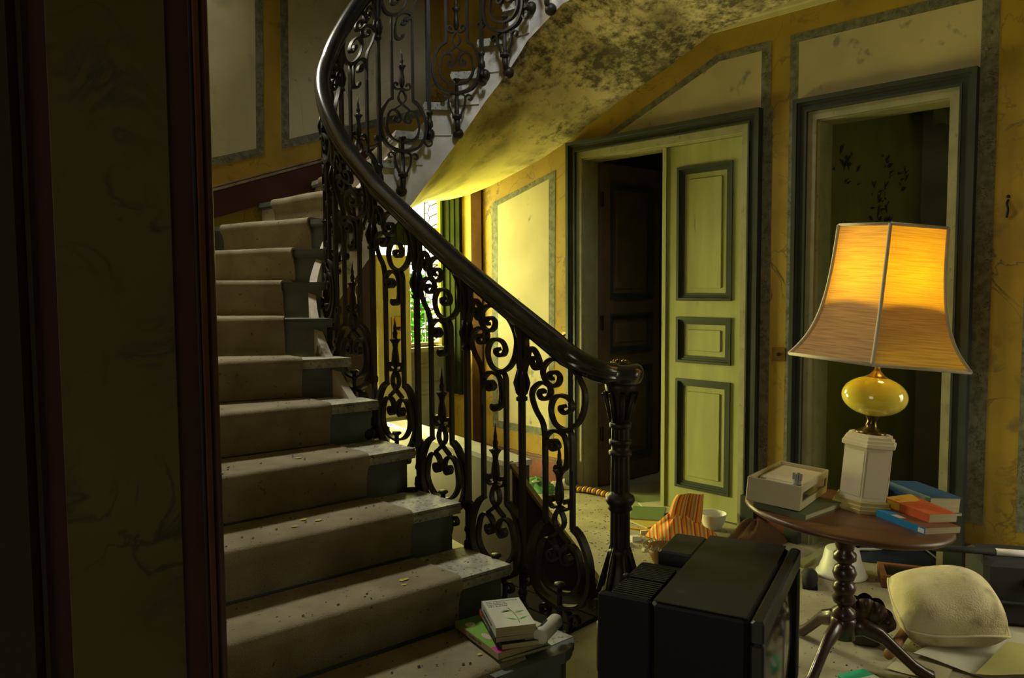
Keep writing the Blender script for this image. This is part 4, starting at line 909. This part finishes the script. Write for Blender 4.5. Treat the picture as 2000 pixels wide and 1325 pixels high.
# ivory plastic casing (x along its length, y to the back)
dv = thing('plastic_casing', tpos(-0.232, -0.035, 0.026), 'opened cream plastic appliance casing with grey spindle on the table edge', 'appliance', rot=trot(55))
Lx, Ly, Hz = 0.40, 0.185, 0.086
for x0, x1, y0, y1, nm in ((0, 0.006, 0, Ly, 'end_wall'), (Lx-0.006, Lx, 0, Ly, 'end_wall'), (0.006, Lx-0.006, Ly-0.006, Ly, 'side_wall')): MB().rbox(x0, x1, y0, y1, 0, Hz, 0.002).build(nm, M['device'], dv)
fr = MB().box(0.006, Lx-0.006, 0, 0.006, 0, 0.026); fr.box(0.006, Lx-0.006, 0, 0.006, 0.060, Hz); fr.box(0.006, 0.03, 0, 0.006, 0.026, 0.06); fr.box(Lx-0.02, Lx-0.006, 0, 0.006, 0.026, 0.06)
fr.build('side_wall', M['device'], dv)
MB().box(0.03, Lx-0.02, 0.004, 0.006, 0.026, 0.06).build('dark_window', M['screen'], dv)
MB().box(0.006, Lx-0.006, 0.006, Ly-0.006, 0, 0.012).build('floor_plate', M['device'], dv)
MB().rbox(0.11, Lx-0.008, 0.008, Ly-0.010, 0.045, 0.072, 0.003).build('inner_deck', M['ivory'], dv)
MB().rbox(0.035, 0.11, 0.045, Ly-0.035, 0.040, 0.068, 0.003).build('inner_deck', M['ivory'], dv)
sp = MB().lathe([(0.02, 0.0165), (0.095, 0.0155)], 16, (0.055, 0.030, 0)).build('spindle', M['grey_plastic'], dv)
for t in range(4): MB().box(0.055 + 0.012*cos(t*pi/2) - 0.004, 0.055 + 0.012*cos(t*pi/2) + 0.004, 0.030 + 0.012*sin(t*pi/2) - 0.004, 0.030 + 0.012*sin(t*pi/2) + 0.004, 0.095, 0.118).build('prong', M['grey_plastic'], sp)
MB().lathe([(0, 0.006), (0.003, 0.006)], 10, (0.22, 0.08, 0.072)).build('screw', M['grey_plastic'], dv)
pbk = book('paperback', tpos(0.165, -0.105), trot(20), 0.205, 0.160, 0.023, M['cover_brown'], 'blue-spined paperback lying at the front edge of the table', hard=False, spine=M['cover_cyan'])
MB().box(0.0, 0.05, 0.145, 0.205, 0.023, 0.0234).build('cover_flash', M['cover_cyan'], pbk); MB().box(0.0, 0.03, 0.105, 0.145, 0.023, 0.0234).build('cover_flash', M['petal'], pbk)
MB().box(-0.0022, -0.0015, 0.002, 0.026, 0.003, 0.018).build('spine_label', M['tape_white'], pbk)
ob = book('paperback', tpos(0.215, -0.035, 0.0235), trot(18), 0.205, 0.122, 0.029, M['cover_orange'], 'orange and yellow paperback on top of the blue-spined paperback', hard=False, curl=0.012)
MB().box(0.002, 0.120, 0.138, 0.203, 0.029, 0.0296).xform(lambda p: (p[0], p[1], p[2] + 0.012*(p[0]/0.122)**2*(p[1]/0.205)**2 + 0.0006)).build('yellow_band', M['cover_yellow'], ob)
MB().box(-0.0022, -0.0015, 0.130, 0.203, 0.002, 0.027).build('spine_band', M['cover_yellow'], ob)
text_mesh('title', 'CHRONIQUE', 0.017, M['cover_orange'], ob, Matrix.Translation((0.010, 0.155, 0.0325)))
tb = book('thin_book', tpos(0.262, 0.140), trot(12), 0.21, 0.20, 0.012, M['cover_brown'], 'thin brown book sticking out under the big blue book', hard=False)
hb = book('hardback', tpos(0.312, 0.140, 0.0125), trot(12), 0.235, 0.135, 0.060, M['cover_blue'], 'thick dark blue hardback behind the orange paperback')
bb = book('hardback', tpos(0.145, 0.325), trot(-4), 0.13, 0.10, 0.062, M['cover_brown'], 'brown hardback half hidden behind the lamp base')

# ------------------------------------------------------------------ books and spray can on the lowest step
ZB = 0.1925
STK = 'books stacked on the lowest step'
sang = atan2(0.073, 0.181)
def sbook(corner, ang, L, Wd, T, z, cover, label, **kw):
    return book('book', (corner[0], corner[1], z), (0, 0, ang), L, Wd, T, cover, label, group=STK, **kw)
b0 = sbook((-0.040, 2.412), rad(31), 0.285, 0.192, 0.010, ZB, M['cover_olive'], 'thin softcover at the very bottom of the stack on the step', hard=False)
b1 = sbook((-0.050, 2.408), rad(33), 0.288, 0.196, 0.022, ZB + 0.0105, M['cover_green'], 'large green and magenta softcover second from the bottom of the stack', hard=False, spine=M['page'])
MB().box(0.0, 0.196, 0.0, 0.045, 0.022, 0.0225).build('magenta_band', M['cover_magenta'], b1)
MB().add([(0.03+0.018*cos(t*pi/6), 0.235+0.018*sin(t*pi/6), 0.0226) for t in range(12)], [tuple(range(12))]).build('cover_motif', M['tape_white'], b1)
MB().add([(0.03+0.012*cos(t*pi/6), 0.125+0.028*sin(t*pi/6), 0.0226) for t in range(12)], [tuple(range(12))]).build('cover_motif', M['petal'], b1)
SPM = lambda y, z: Matrix.Translation((-0.0018, y, z)) @ Matrix(((0, 0, -1, 0), (-1, 0, 0, 0), (0, 1, 0, 0), (0, 0, 0, 1)))
text_mesh('spine_title', 'CHAPEAU BAS', 0.013, M['ink'], b1, SPM(0.190, 0.007))
b2 = sbook((-0.040, 2.428), rad(16), 0.235, 0.150, 0.018, ZB + 0.033, M['cover_black'], 'black paperback in the middle of the stack on the step', hard=False)
MB().box(0.085, 0.135, 0.012, 0.030, 0.018, 0.0184).build('cover_block', M['tape_white'], b2)
b3 = sbook((-0.060, 2.440), rad(15), 0.235, 0.140, 0.018, ZB + 0.0515, M['cover_black'], 'black paperback with orange and white lettered spine under the white book', hard=False)
MB().box(-0.0022, -0.0015, 0.19, 0.233, 0.001, 0.017).build('spine_band', M['cover_orange'], b3)
text_mesh('spine_title', 'BARTON ET FILS', 0.014, M['tape_white'], b3, SPM(0.185, 0.004))
b4 = sbook((-0.058, 2.441), rad(14), 0.225, 0.135, 0.031, ZB + 0.070, M['cover_white'], 'white botanical paperback with flower drawing on top of the stack', hard=False)
for i, (tx, sz) in enumerate((('DICTIONNAIRE PRATIQUE', 0.0095), ('DES PLANTES', 0.0115), ('MEDICINALES', 0.0115), ('DE L EUROPE', 0.0115))):
    text_mesh('cover_title', tx, sz, M['ink'], b4, Matrix.Translation((0.010, 0.205 - 0.014*i, 0.0312)))
text_mesh('spine_title', 'DICTIONNAIRE DES PLANTES', 0.010, M['ink'], b4, SPM(0.19, 0.011))
fz = 0.0314
MB().tube([(0.085, 0.02, fz), (0.088, 0.06, fz), (0.084, 0.11, fz), (0.075, 0.14, fz)], 0.0012, 5).build('flower_stem', M['leaf'], b4)
lm = [(0.088, 0.045, 30), (0.086, 0.045, 150), (0.086, 0.10, 20), (0.084, 0.115, 165), (0.08, 0.125, 200)]
for x, y, an in lm:
    d = Vector((cos(rad(an)), sin(rad(an)), 0)); e = Vector((-d.y, d.x, 0)); c = Vector((x, y, fz))
    MB().add([c, c + d*0.02 + e*0.006, c + d*0.042, c + d*0.02 - e*0.006], [(0,1,2,3)]).build('flower_leaf', M['leaf'], b4)
for x, y in ((0.075, 0.14), (0.10, 0.115), (0.105, 0.085), (0.085, 0.095), (0.062, 0.13)):
    MB().add([(x + (0.010 if t % 2 else 0.004)*cos(t*pi/6), y + (0.010 if t % 2 else 0.004)*sin(t*pi/6), fz + 0.0002) for t in range(12)], [tuple(range(12))]).build('flower_head', M['petal'], b4)
can = thing('spray_can', (0.088, 2.462, ZB + 0.062), 'white spray can with red nozzle lying beside the stack of books', 'spray can', rot=(rad(90), 0, atan2(-0.071, 0.149)))
MB().lathe([(-0.002, 0.022), (0.0, 0.026), (0.130, 0.026), (0.140, 0.022), (0.150, 0.013)], 24, (0, 0, 0)).xform(lambda p: (p[0], p[1], -p[2])).build('can_body', M['cover_white'], can)
MB().lathe([(0.150, 0.009), (0.166, 0.008), (0.172, 0.005)], 12).xform(lambda p: (p[0], p[1], -p[2])).build('nozzle', M['cap_red'], can)
for i in range(5): MB().tube([(0.0262*cos(rad(100+i*9)), 0.0262*sin(rad(100+i*9)), -0.02), (0.0262*cos(rad(100+i*9)), 0.0262*sin(rad(100+i*9)), -0.07 - 0.006*(i % 3))], 0.0012, 4).build('print_line', M['ink'], can)

# ------------------------------------------------------------------ things on the floor
def cloth_heap(name, loc, label, m, rx, ry, h, seed, rz=0.0, folds=5, uv=False, cat='cloth', peak=(0.0, 0.0)):
    rnd = random.Random(seed); ph = [rnd.uniform(0, 6.28) for _ in range(6)]
    o = thing(name, loc, label, cat, rz=rz); n, m_ = 36, 14
    vs, fs, uvs = [], [], []
    for i in range(m_ + 1):
        t = i/m_
        for j in range(n):
            an = 2*pi*j/n
            edge = 1 + 0.14*sin(3*an + ph[0]) + 0.09*sin(5*an + ph[1]) + 0.05*sin(9*an + ph[2])
            r = t*edge; x = rx*r*cos(an) + peak[0]*(1-t); y = ry*r*sin(an) + peak[1]*(1-t)
            fold = (0.16*sin(folds*an + ph[3] + 2*t) + 0.09*sin((folds*2+1)*an + ph[4]))*sin(pi*min(1, t*1.05))
            z = h*max(0.0, (1 - t**1.7))*(1 + fold) + 0.004 + 0.012*(1+sin(7*an+ph[5]))*(1 if t > 0.8 else 0)*(1 - t)*4
            vs.append((x, y, max(z, 0.003))); uvs.append((0.5 + x/(2*rx)*1.1 + 0.25*z, 0.5 + y/(2*ry)))
    for i in range(m_):
        for j in range(n): fs.append((i*n+j, i*n+(j+1) % n, (i+1)*n+(j+1) % n, (i+1)*n+j))
    ob = MB().add(vs, fs, True).build('cloth_fold', m, o)
    if uv:
        ul = ob.data.uv_layers.new(name='UVMap')
        for lp in ob.data.loops: ul.data[lp.index].uv = uvs[lp.vertex_index]
    return o
def sheet(name, pts, label, m, z=0.004, cat='paper', wav=0.006, seed=1, group=None, thick=0.002, n=8, lift=None):
    "a quadrilateral sheet lying on the floor, corners given in world metres"
    rnd = random.Random(seed); c = Vector((sum(p[0] for p in pts)/4, sum(p[1] for p in pts)/4, 0)); o = thing(name, c, label, cat, group=group); ph = rnd.uniform(0, 6)
    def fn(u, v):
        x = (pts[0][0]*(1-u)+pts[1][0]*u)*(1-v) + (pts[3][0]*(1-u)+pts[2][0]*u)*v; y = (pts[0][1]*(1-u)+pts[1][1]*u)*(1-v) + (pts[3][1]*(1-u)+pts[2][1]*u)*v
        return (x - c.x, y - c.y, z + thick + wav*(1 + sin(5*u + 3*v + ph))*0.5 + (lift(u, v) if lift else 0))
    MB().grid(fn, n, n, thick=thick).build('sheet', m, o); return o
# striped cotton cloth against the door, in two folds
sc = cloth_heap('striped_cloth', (0.935, 4.26, 0), 'orange and yellow striped cotton cloth crumpled against the closed door leaf', M['striped'], 0.19, 0.14, 0.12, 3, rz=rad(-10), uv=True)
def fold(u, v):
    an = (u - 0.5)*1.9; r = 0.085*(1 - 0.25*v) + 0.012*sin(u*11); z = 0.235*(1-v)**0.9 - 0.03*(u-0.3)**2*(1-v)
    return (0.07 + r*sin(an)*1.15 - 0.07*v*(1-u)*1.5, 0.06 - r*cos(an) - 0.03*v, max(z + 0.02*sin(6*v + 2*u), 0.004))
mb = MB().grid(fold, 24, 14); ob = mb.build('cloth_fold', M['striped'], sc); ul = ob.data.uv_layers.new(name='UVMap')
for lp in ob.data.loops:
    i, j = divmod(lp.vertex_index, 15); ul.data[lp.index].uv = (i/24*0.8, j/14)
bw = thing('mixing_bowl', (1.16, 4.38, 0.0), 'pale bowl standing behind the striped cloth by the door', 'bowl')
MB().lathe([(0.0, 0.04), (0.004, 0.045), (0.05, 0.068), (0.092, 0.078), (0.096, 0.080), (0.093, 0.075), (0.05, 0.062), (0.012, 0.036)], 28).build('bowl_body', M['white'], bw)
cloth_heap('velvet_cloth', (1.33, 4.12, 0), 'dark brown velvet cloth heaped at the door behind the television', M['brown_cloth'], 0.15, 0.12, 0.13, 8, folds=3)
gc = cloth_heap('canvas_bag', (0.17, 5.30, 0), 'green canvas bag lying at the red skirting', M['green_cloth'], 0.15, 0.12, 0.075, 12, rz=rad(-40), cat='bag')
MB().lathe([(0, 0.028), (0.006, 0.030), (0.008, 0.022)], 16, (0.03, -0.05, 0.062)).build('grey_patch', M['grey_plastic'], gc)
M['plastic'] = mat('crumpled_clear_plastic', (0.50,0.46,0.40), (0.35,0.30,0.27), 22, 0.18, bump=0.6, bscale=40)
cloth_heap('plastic_wrap', (0.40, 5.34, 0), 'crumpled clear plastic wrapping beside the green bag', M['plastic'], 0.17, 0.09, 0.055, 21, rz=rad(-42), folds=9, cat='wrapping')
# twisted cord
def cord(name, pts, r, label, c1, c2, twist=60):
    o = thing(name, pts[0], label, 'cord'); P = catmull(pts, 14); base = Vector(pts[0]); L = 0; acc = [0]
    for i in range(1, len(P)): L += (P[i]-P[i-1]).length; acc.append(L)
    for k, m in ((0, c1), (1, c2)):
        q = []
        for i, p in enumerate(P):
            t = (P[min(i+1, len(P)-1)] - P[max(i-1, 0)]).normalized(); sd = t.cross(Vector((0, 0, 1))).normalized(); an = acc[i]*twist*2 + k*pi
            q.append(p - base + (sd*cos(an) + Vector((0, 0, 1))*sin(an))*r*0.55 + Vector((0, 0, r)))
        MB().tube(q, r*0.72, 7).build('strand', m, o)
    return o
pts = [(0.42, 5.215, 0.0), (0.50, 5.165, 0.012), (0.58, 5.10, 0.012), (0.66, 5.02, 0.004), (0.69, 4.97, 0.0)]
fine = [tuple(Vector(pts[i]).lerp(Vector(pts[i+1]), t/4)) for i in range(4) for t in range(4)] + [pts[-1]]
cord('twisted_rope', fine, 0.017, 'yellow and brown twisted rope on the floor by the open doorway', M['cover_yellow'], M['cover_brown'], 80)
pts = [(0.36, 3.66, 0.0), (0.39, 3.60, 0.0), (0.44, 3.55, 0.0), (0.50, 3.52, 0.0)]
cord('packing_twine', pts, 0.009, 'thin yellow cord curling behind the newel post', M['cover_yellow'], M['rake'], 60)
# magazines and papers beyond the newel
MAG = 'magazines scattered beyond the newel post'
def mag(c, ang, w, l, z, m, label, t=0.006):
    o = thing('magazine', (c[0], c[1], z), label, 'magazine', rz=rad(ang), group=MAG)
    MB().box(-w/2, w/2, -l/2, l/2, 0, t*0.75).build('pages', M['paper'], o)
    MB().grid(lambda u, v: ((u-.5)*w*1.01, (v-.5)*l*1.01, t*0.75 + 0.0015 + 0.006*u*u*v), 5, 5).build('cover', m, o); return o
mag((0.80, 4.56), 30, 0.20, 0.27, 0.0, M['mag_yellow'], 'yellow covered magazine lowest in the scattered pile')
mag((0.83, 4.66), -15, 0.20, 0.26, 0.008, M['mag_green'], 'dark green magazine lying across the yellow one')
mag((0.78, 4.82), 50, 0.20, 0.26, 0.0, M['mag_pale'], 'pale green magazine nearest the open doorway')
mag((0.92, 4.78), 10, 0.18, 0.24, 0.008, M['paper'], 'white printed brochure beside the closed door leaf')
sheet('paper_sheet', [(0.72, 5.00), (0.95, 4.88), (1.02, 5.02), (0.80, 5.12)], 'pale green sheet of paper on the doorway threshold', M['mag_pale'], 0.003, seed=4)
pc = thing('yellow_ruler', (0.68, 4.40, 0), 'yellow wooden ruler lying in front of the magazines', 'ruler', rz=rad(-28)); MB().rbox(0, 0.30, -0.014, 0.014, 0.0, 0.008, 0.002).build('ruler_body', M['cover_yellow'], pc)
for i in range(1, 15): MB().box(i*0.02, i*0.02+0.001, 0.004, 0.013, 0.008, 0.0083).build('mark', M['ink'], pc)
SH = 'plaster fragments on the floor behind the television'
FRAG = ((0.60, 4.30, 0.050, 5, 'wide flat plaster fragment nearest the newel post'), (0.68, 4.20, 0.065, 4, 'large four sided plaster slab before the yellow ruler'), (0.77, 4.12, 0.045, 6, 'rounded plaster lump beside the straw basket'),
        (0.74, 4.29, 0.030, 4, 'small plaster chip lying right under the yellow ruler'), (0.83, 4.20, 0.050, 5, 'pale plaster fragment touching the striped cloth'), (0.63, 4.10, 0.040, 4, 'plaster shard alone on the dusty floor left of the basket'),
        (0.88, 4.09, 0.045, 5, 'plaster fragment half hidden behind the television corner'), (0.71, 4.02, 0.035, 6, 'small rounded plaster crumb closest to the basket rim'))
for x, y, r, n, lab in FRAG:
    o = thing('plaster_fragment', (x, y, 0), lab, 'rubble', rz=random.uniform(0, 6), group=SH)
    P_ = [(r*random.uniform(.7, 1.1)*cos(2*pi*k/n), r*random.uniform(.5, .8)*sin(2*pi*k/n)) for k in range(n)]; tz = random.uniform(0.010, 0.022)
    MB().rings([[(px, py, 0) for px, py in P_], [(px*0.9, py*0.9, tz + px*0.15) for px, py in P_]], cap=True).build('chunk', M['paper'], o)
fr_ = thing('straw_basket', (0.775, 3.84, 0), 'frayed dark straw basket lying behind the television', 'basket')
MB().lathe([(0, 0.06), (0.04, 0.08), (0.085, 0.088), (0.085, 0.08), (0.04, 0.07), (0.01, 0.05)], 28).build('basket_body', M['stick'], fr_)
mb = MB()
for i in range(60):
    an = i*2*pi/60; mb.tube([(0.082*cos(an), 0.082*sin(an), 0.08), (0.095*cos(an), 0.095*sin(an), 0.095 + random.uniform(-.012, .012)), (0.112*cos(an+.05), 0.112*sin(an+.05), 0.085)], 0.0022, 4)
mb.build('straw_fringe', M['rake'], fr_, kind='stuff')
# litter: grit over the whole floor
mb = MB()
for i in range(1500):
    a, b = random.uniform(0.6, 4.3), random.uniform(2.3, 3.95)
    if random.random() < 0.45: a, b = random.gauss(2.9, 0.6), random.gauss(3.4, 0.35)
    if b > 3.97 or b < 2.98 and a > 1.95: continue
    p = hw(a, b); r = random.uniform(0.0012, 0.0055); z = 0.001; t = random.uniform(0, 6)
    q = [(p.x + r*random.uniform(.4, 1)*cos(t + k*pi/2), p.y + r*random.uniform(.4, 1)*sin(t + k*pi/2)) for k in range(4)]
    mb.rings([[(x, y, 0.0005) for x, y in q], [(x, y, r*0.5) for x, y in q]], cap=True)
tag(mb.build('floor_grit', M['flake'], kind='stuff'), 'dark grit and crumbs scattered over the dusty floor', 'grit')
mb = MB()
for i in range(260):
    p = hw(random.gauss(2.8, 0.7), min(max(random.gauss(3.35, 0.4), 2.98), 3.95)); r = random.uniform(0.003, 0.012); t = random.uniform(0, 6)
    q = [(p.x + r*random.uniform(.4, 1)*cos(t + k*pi/2), p.y + r*random.uniform(.4, 1)*sin(t + k*pi/2)) for k in range(4)]
    mb.rings([[(x, y, 0.0005) for x, y in q], [(x, y, r*0.4) for x, y in q]], cap=True)
tag(mb.build('paint_flakes', M['paper'], kind='stuff'), 'pale paint flakes scattered over the dusty floor', 'flakes')
# things around the table foot
tub = thing('plastic_tub', (1.60, 3.66, 0), 'white plastic tub upside down behind the table column', 'tub')
MB().lathe([(0.0, 0.118), (0.010, 0.120), (0.014, 0.110), (0.06, 0.095), (0.064, 0.091), (0.125, 0.078), (0.132, 0.070), (0.134, 0.02)], 32).build('tub_body', M['white'], tub)
nv = cloth_heap('striped_scarf', (1.98, 3.90, 0), 'navy blue cloth with white stripes crumpled below the doorway', M['navy'], 0.27, 0.14, 0.10, 31, rz=rad(-14), folds=4)
for k, (y, ph) in enumerate(((-0.06, 0.3), (0.0, 1.2), (0.06, 2.0))):
    pt = [(x, y + 0.02*sin(7*x*3 + ph), 0.0) for x in [-0.22 + 0.044*i for i in range(11)]]
    rg = []
    for x, yy, _ in pt:
        q = sqrt((x/0.27)**2 + (yy/0.14)**2); z = max(0.10*(1 - min(q, 1)**1.7)*1.18, 0.006) + 0.004
        rg.append([(x, yy - 0.008, z), (x, yy + 0.008, z + 0.002), (x, yy + 0.008, z - 0.004), (x, yy - 0.008, z - 0.006)])
    MB().rings(rg, cap=True).build('white_stripe', M['whitecloth'], nv)
pf = thing('picture_frame', (1.885, 3.53, 0), 'small wooden framed box with dark glass and brass ring lying on the floor', 'frame', rz=rad(-20))
MB().rbox(-0.15, 0.15, -0.10, 0.10, 0.0, 0.045, 0.004).build('box_side', M['cover_brown'], pf)
for x0, x1, y0, y1 in ((-0.15, 0.15, -0.10, -0.075), (-0.15, 0.15, 0.075, 0.10), (-0.15, -0.125, -0.075, 0.075), (0.125, 0.15, -0.075, 0.075)): MB().box(x0, x1, y0, y1, 0.045, 0.058).build('frame_bar', M['stick'], pf)
MB().box(-0.125, 0.125, -0.075, 0.075, 0.045, 0.050).build('glass', M['screen'], pf)
MB().tube([(0.0 + 0.020*cos(t*pi/8), -0.106 - 0.004*sin(t), 0.022 + 0.020*sin(t*pi/8)) for t in range(17)], 0.0045, 6).build('brass_ring', M['brass'], pf)
pk = thing('wooden_plank', (1.60, 3.93, 0), 'pale narrow plank lying across the doorway threshold', 'plank', rz=atan2(0.31, 0.295)); MB().rbox(-0.24, 0.30, -0.022, 0.022, 0, 0.018, 0.002).build('board', M['jamb'], pk)
# cushion leaning on a black case
cs = thing('black_case', (2.23, 3.14, 0), 'large black case standing behind the oatmeal cushion', 'case', rz=rad(-14))
MB().rbox(-0.27, 0.30, -0.12, 0.14, 0.0, 0.27, 0.02).build('case_body', M['black'], cs)
MB().rbox(-0.27, 0.30, -0.135, 0.155, 0.10, 0.112, 0.004).build('case_seam', M['black'], cs)
for x in (-0.1, 0.2): MB().rbox(x-0.03, x+0.03, -0.145, -0.12, 0.17, 0.21, 0.004).build('clasp', M['tv_side'], cs)
rd = thing('black_tube', (1.86, 3.20, 0.284), 'black tube with white sleeve lying on top of the black case', 'tube', rz=rad(-14))
MB().tube([(-0.07, 0, 0), (0.17, 0, 0)], 0.014, 10).build('tube_body', M['black'], rd); MB().tube([(0.17, 0, 0), (0.33, 0, 0)], 0.015, 10).build('white_sleeve', M['tape_white'], rd)
cu_ = thing('cushion', (1.705, 2.955, 0.138), 'stained oatmeal cushion with pale piping leaning on the black case', 'cushion', rot=(rad(20), rad(0), rad(-10)))
def pil(nu=40, nv=28, hx=0.192, hy=0.158, hz=0.125):
    vs, fs = [], []
    for sgn in (1, -1):
        base = len(vs)
        for i in range(nu+1):
            for j in range(nv+1):
                u, v = i/nu*2 - 1, j/nv*2 - 1
                pinch = 1 - 0.09*(abs(u)**2)*(1 - abs(v)**2) ; pinch2 = 1 - 0.09*(abs(v)**2)*(1 - abs(u)**2)
                w = ((1 - abs(u)**3.4)*(1 - abs(v)**3.4))**0.5
                vs.append((hx*u*sqrt(1 - 0.17*v*v), hy*v*sqrt(1 - 0.17*u*u), sgn*hz*w*(1 + 0.06*sin(4*u+2*v)) + 0.008*sin(3*u)))
        for i in range(nu):
            for j in range(nv):
                q = [base + i*(nv+1)+j, base + (i+1)*(nv+1)+j, base + (i+1)*(nv+1)+j+1, base + i*(nv+1)+j+1]
                fs.append(tuple(q if sgn > 0 else reversed(q)))
    return vs, fs
vs, fs = pil(); MB().add(vs, fs, True).build('cushion_cover', M['pillow'], cu_)
ed = [];
for k in range(80):
    t = k/80*4; e = int(t); f = (t - e)*2 - 1; u, v = ((f, -1), (1, f), (-f, 1), (-1, -f))[e]
    ed.append((0.192*u*sqrt(1 - 0.17*v*v), 0.160*v*sqrt(1 - 0.17*u*u), 0.008*sin(3*u)))
MB().tube(ed + ed[:1], 0.0045, 6).build('piping', M['piping'], cu_)
# papers in the lower right corner
sheet('drawing_sheet', [(1.50, 2.80), (1.78, 2.56), (2.12, 2.78), (1.74, 2.97)], 'large curling cream sheet of paper on the floor before the cushion', M['paper'], 0.004, seed=3, wav=0.02, n=14, lift=lambda u, v: 0.05*max(0, v - 0.5)**2*4*(0.6+0.4*sin(4*u)))
sheet('yellowed_sheet', [(1.62, 2.62), (1.95, 2.50), (2.20, 2.70), (1.85, 2.80)], 'yellowed sheet of paper lying over the large cream sheet', M['paper_y'], 0.035, seed=6, wav=0.03, n=14)
sheet('paper_slip', [(1.43, 3.08), (1.49, 3.06), (1.50, 3.11), (1.45, 3.13)], 'small white slip of paper between table column and cushion', M['tape_white'], 0.002, seed=7)
sheet('cardboard_sheet', [(1.36, 2.72), (1.52, 2.62), (1.62, 2.74), (1.50, 2.86)], 'dull cardboard sheet on the floor beside the table leg', M['device'], 0.002, seed=9)
# fluted dark carving and turned stick
cv = thing('carved_shell', (1.385, 2.95, 0), 'dark fluted wooden shell carving leaning beside the table column', 'carving', rz=rad(-20))
def shell(u, v):
    an = (u - 0.5)*2.5; lob = 1 + 0.10*abs(sin(u*pi*5)); r = 0.02 + 0.13*v**0.8*lob
    return (r*sin(an)*0.75, -0.045*sin(pi*v*0.8) + 0.02*abs(sin(u*pi*5))*-v, 0.01 + r*cos(an)*1.0 + 0.02)
MB().grid(shell, 60, 12).build('shell_face', M['leather'], cv)
MB().grid(lambda u, v: (lambda p: (p[0]*0.98, 0.02 + 0.01*sin(pi*v), p[2]*0.98))(shell(u, v)), 60, 12).build('shell_back', M['leather'], cv)
MB().rbox(-0.05, 0.05, -0.05, 0.035, 0, 0.045, 0.008).build('shell_foot', M['leather'], cv)
sk = thing('turned_stick', (1.40, 2.79, 0.0), 'honey coloured wooden stick lying from table foot to cushion', 'stick')
MB().tube([(0.0, 0.0, 0.022), (0.05, 0.052, 0.03), (0.10, 0.105, 0.04), (0.165, 0.175, 0.05)], [0.018, 0.021, 0.019, 0.021], 12).build('stick_body', M['stick'], sk)
shb = thing('black_shoe', (1.405, 3.56, 0), 'small black shoe on the floor between television and tub', 'shoe', rz=rad(70))
MB().rings([[(x, w*cos(t*pi/5), max(0, h*0.5 + h*0.5*sin(t*pi/5))) for t in range(10)] for x, w, h in ((-0.10, 0.012, 0.05), (-0.085, 0.033, 0.085), (-0.04, 0.036, 0.085), (0.01, 0.034, 0.06), (0.06, 0.038, 0.045), (0.10, 0.03, 0.035), (0.12, 0.01, 0.02))], cap=True, smooth=True).build('upper', M['black'], shb)
MB().rbox(-0.10, 0.115, -0.034, 0.034, 0, 0.008, 0.003).build('sole', M['tv_side'], shb)
mt = thing('mint_box', (1.215, 2.62, 0), 'mint green carton on the floor below the table', 'carton', rz=rad(20)); MB().rbox(-0.06, 0.06, -0.04, 0.04, 0, 0.03, 0.003).build('carton_body', M['mint'], mt)
MB().box(-0.058, 0.058, -0.038, -0.01, 0.03, 0.0306).build('carton_flap', M['tape_white'], mt)
tr = thing('round_tray', hw(2.93, 4.75, 0), 'dim round tray leaning inside the open doorway', 'tray', rot=(rad(14), 0, 0))
MB().lathe([(0, 0.15), (0.006, 0.155), (0.02, 0.17), (0.024, 0.17), (0.012, 0.15)], 28, (0, 0, 0.03)).build('tray_body', M['stick'], tr)
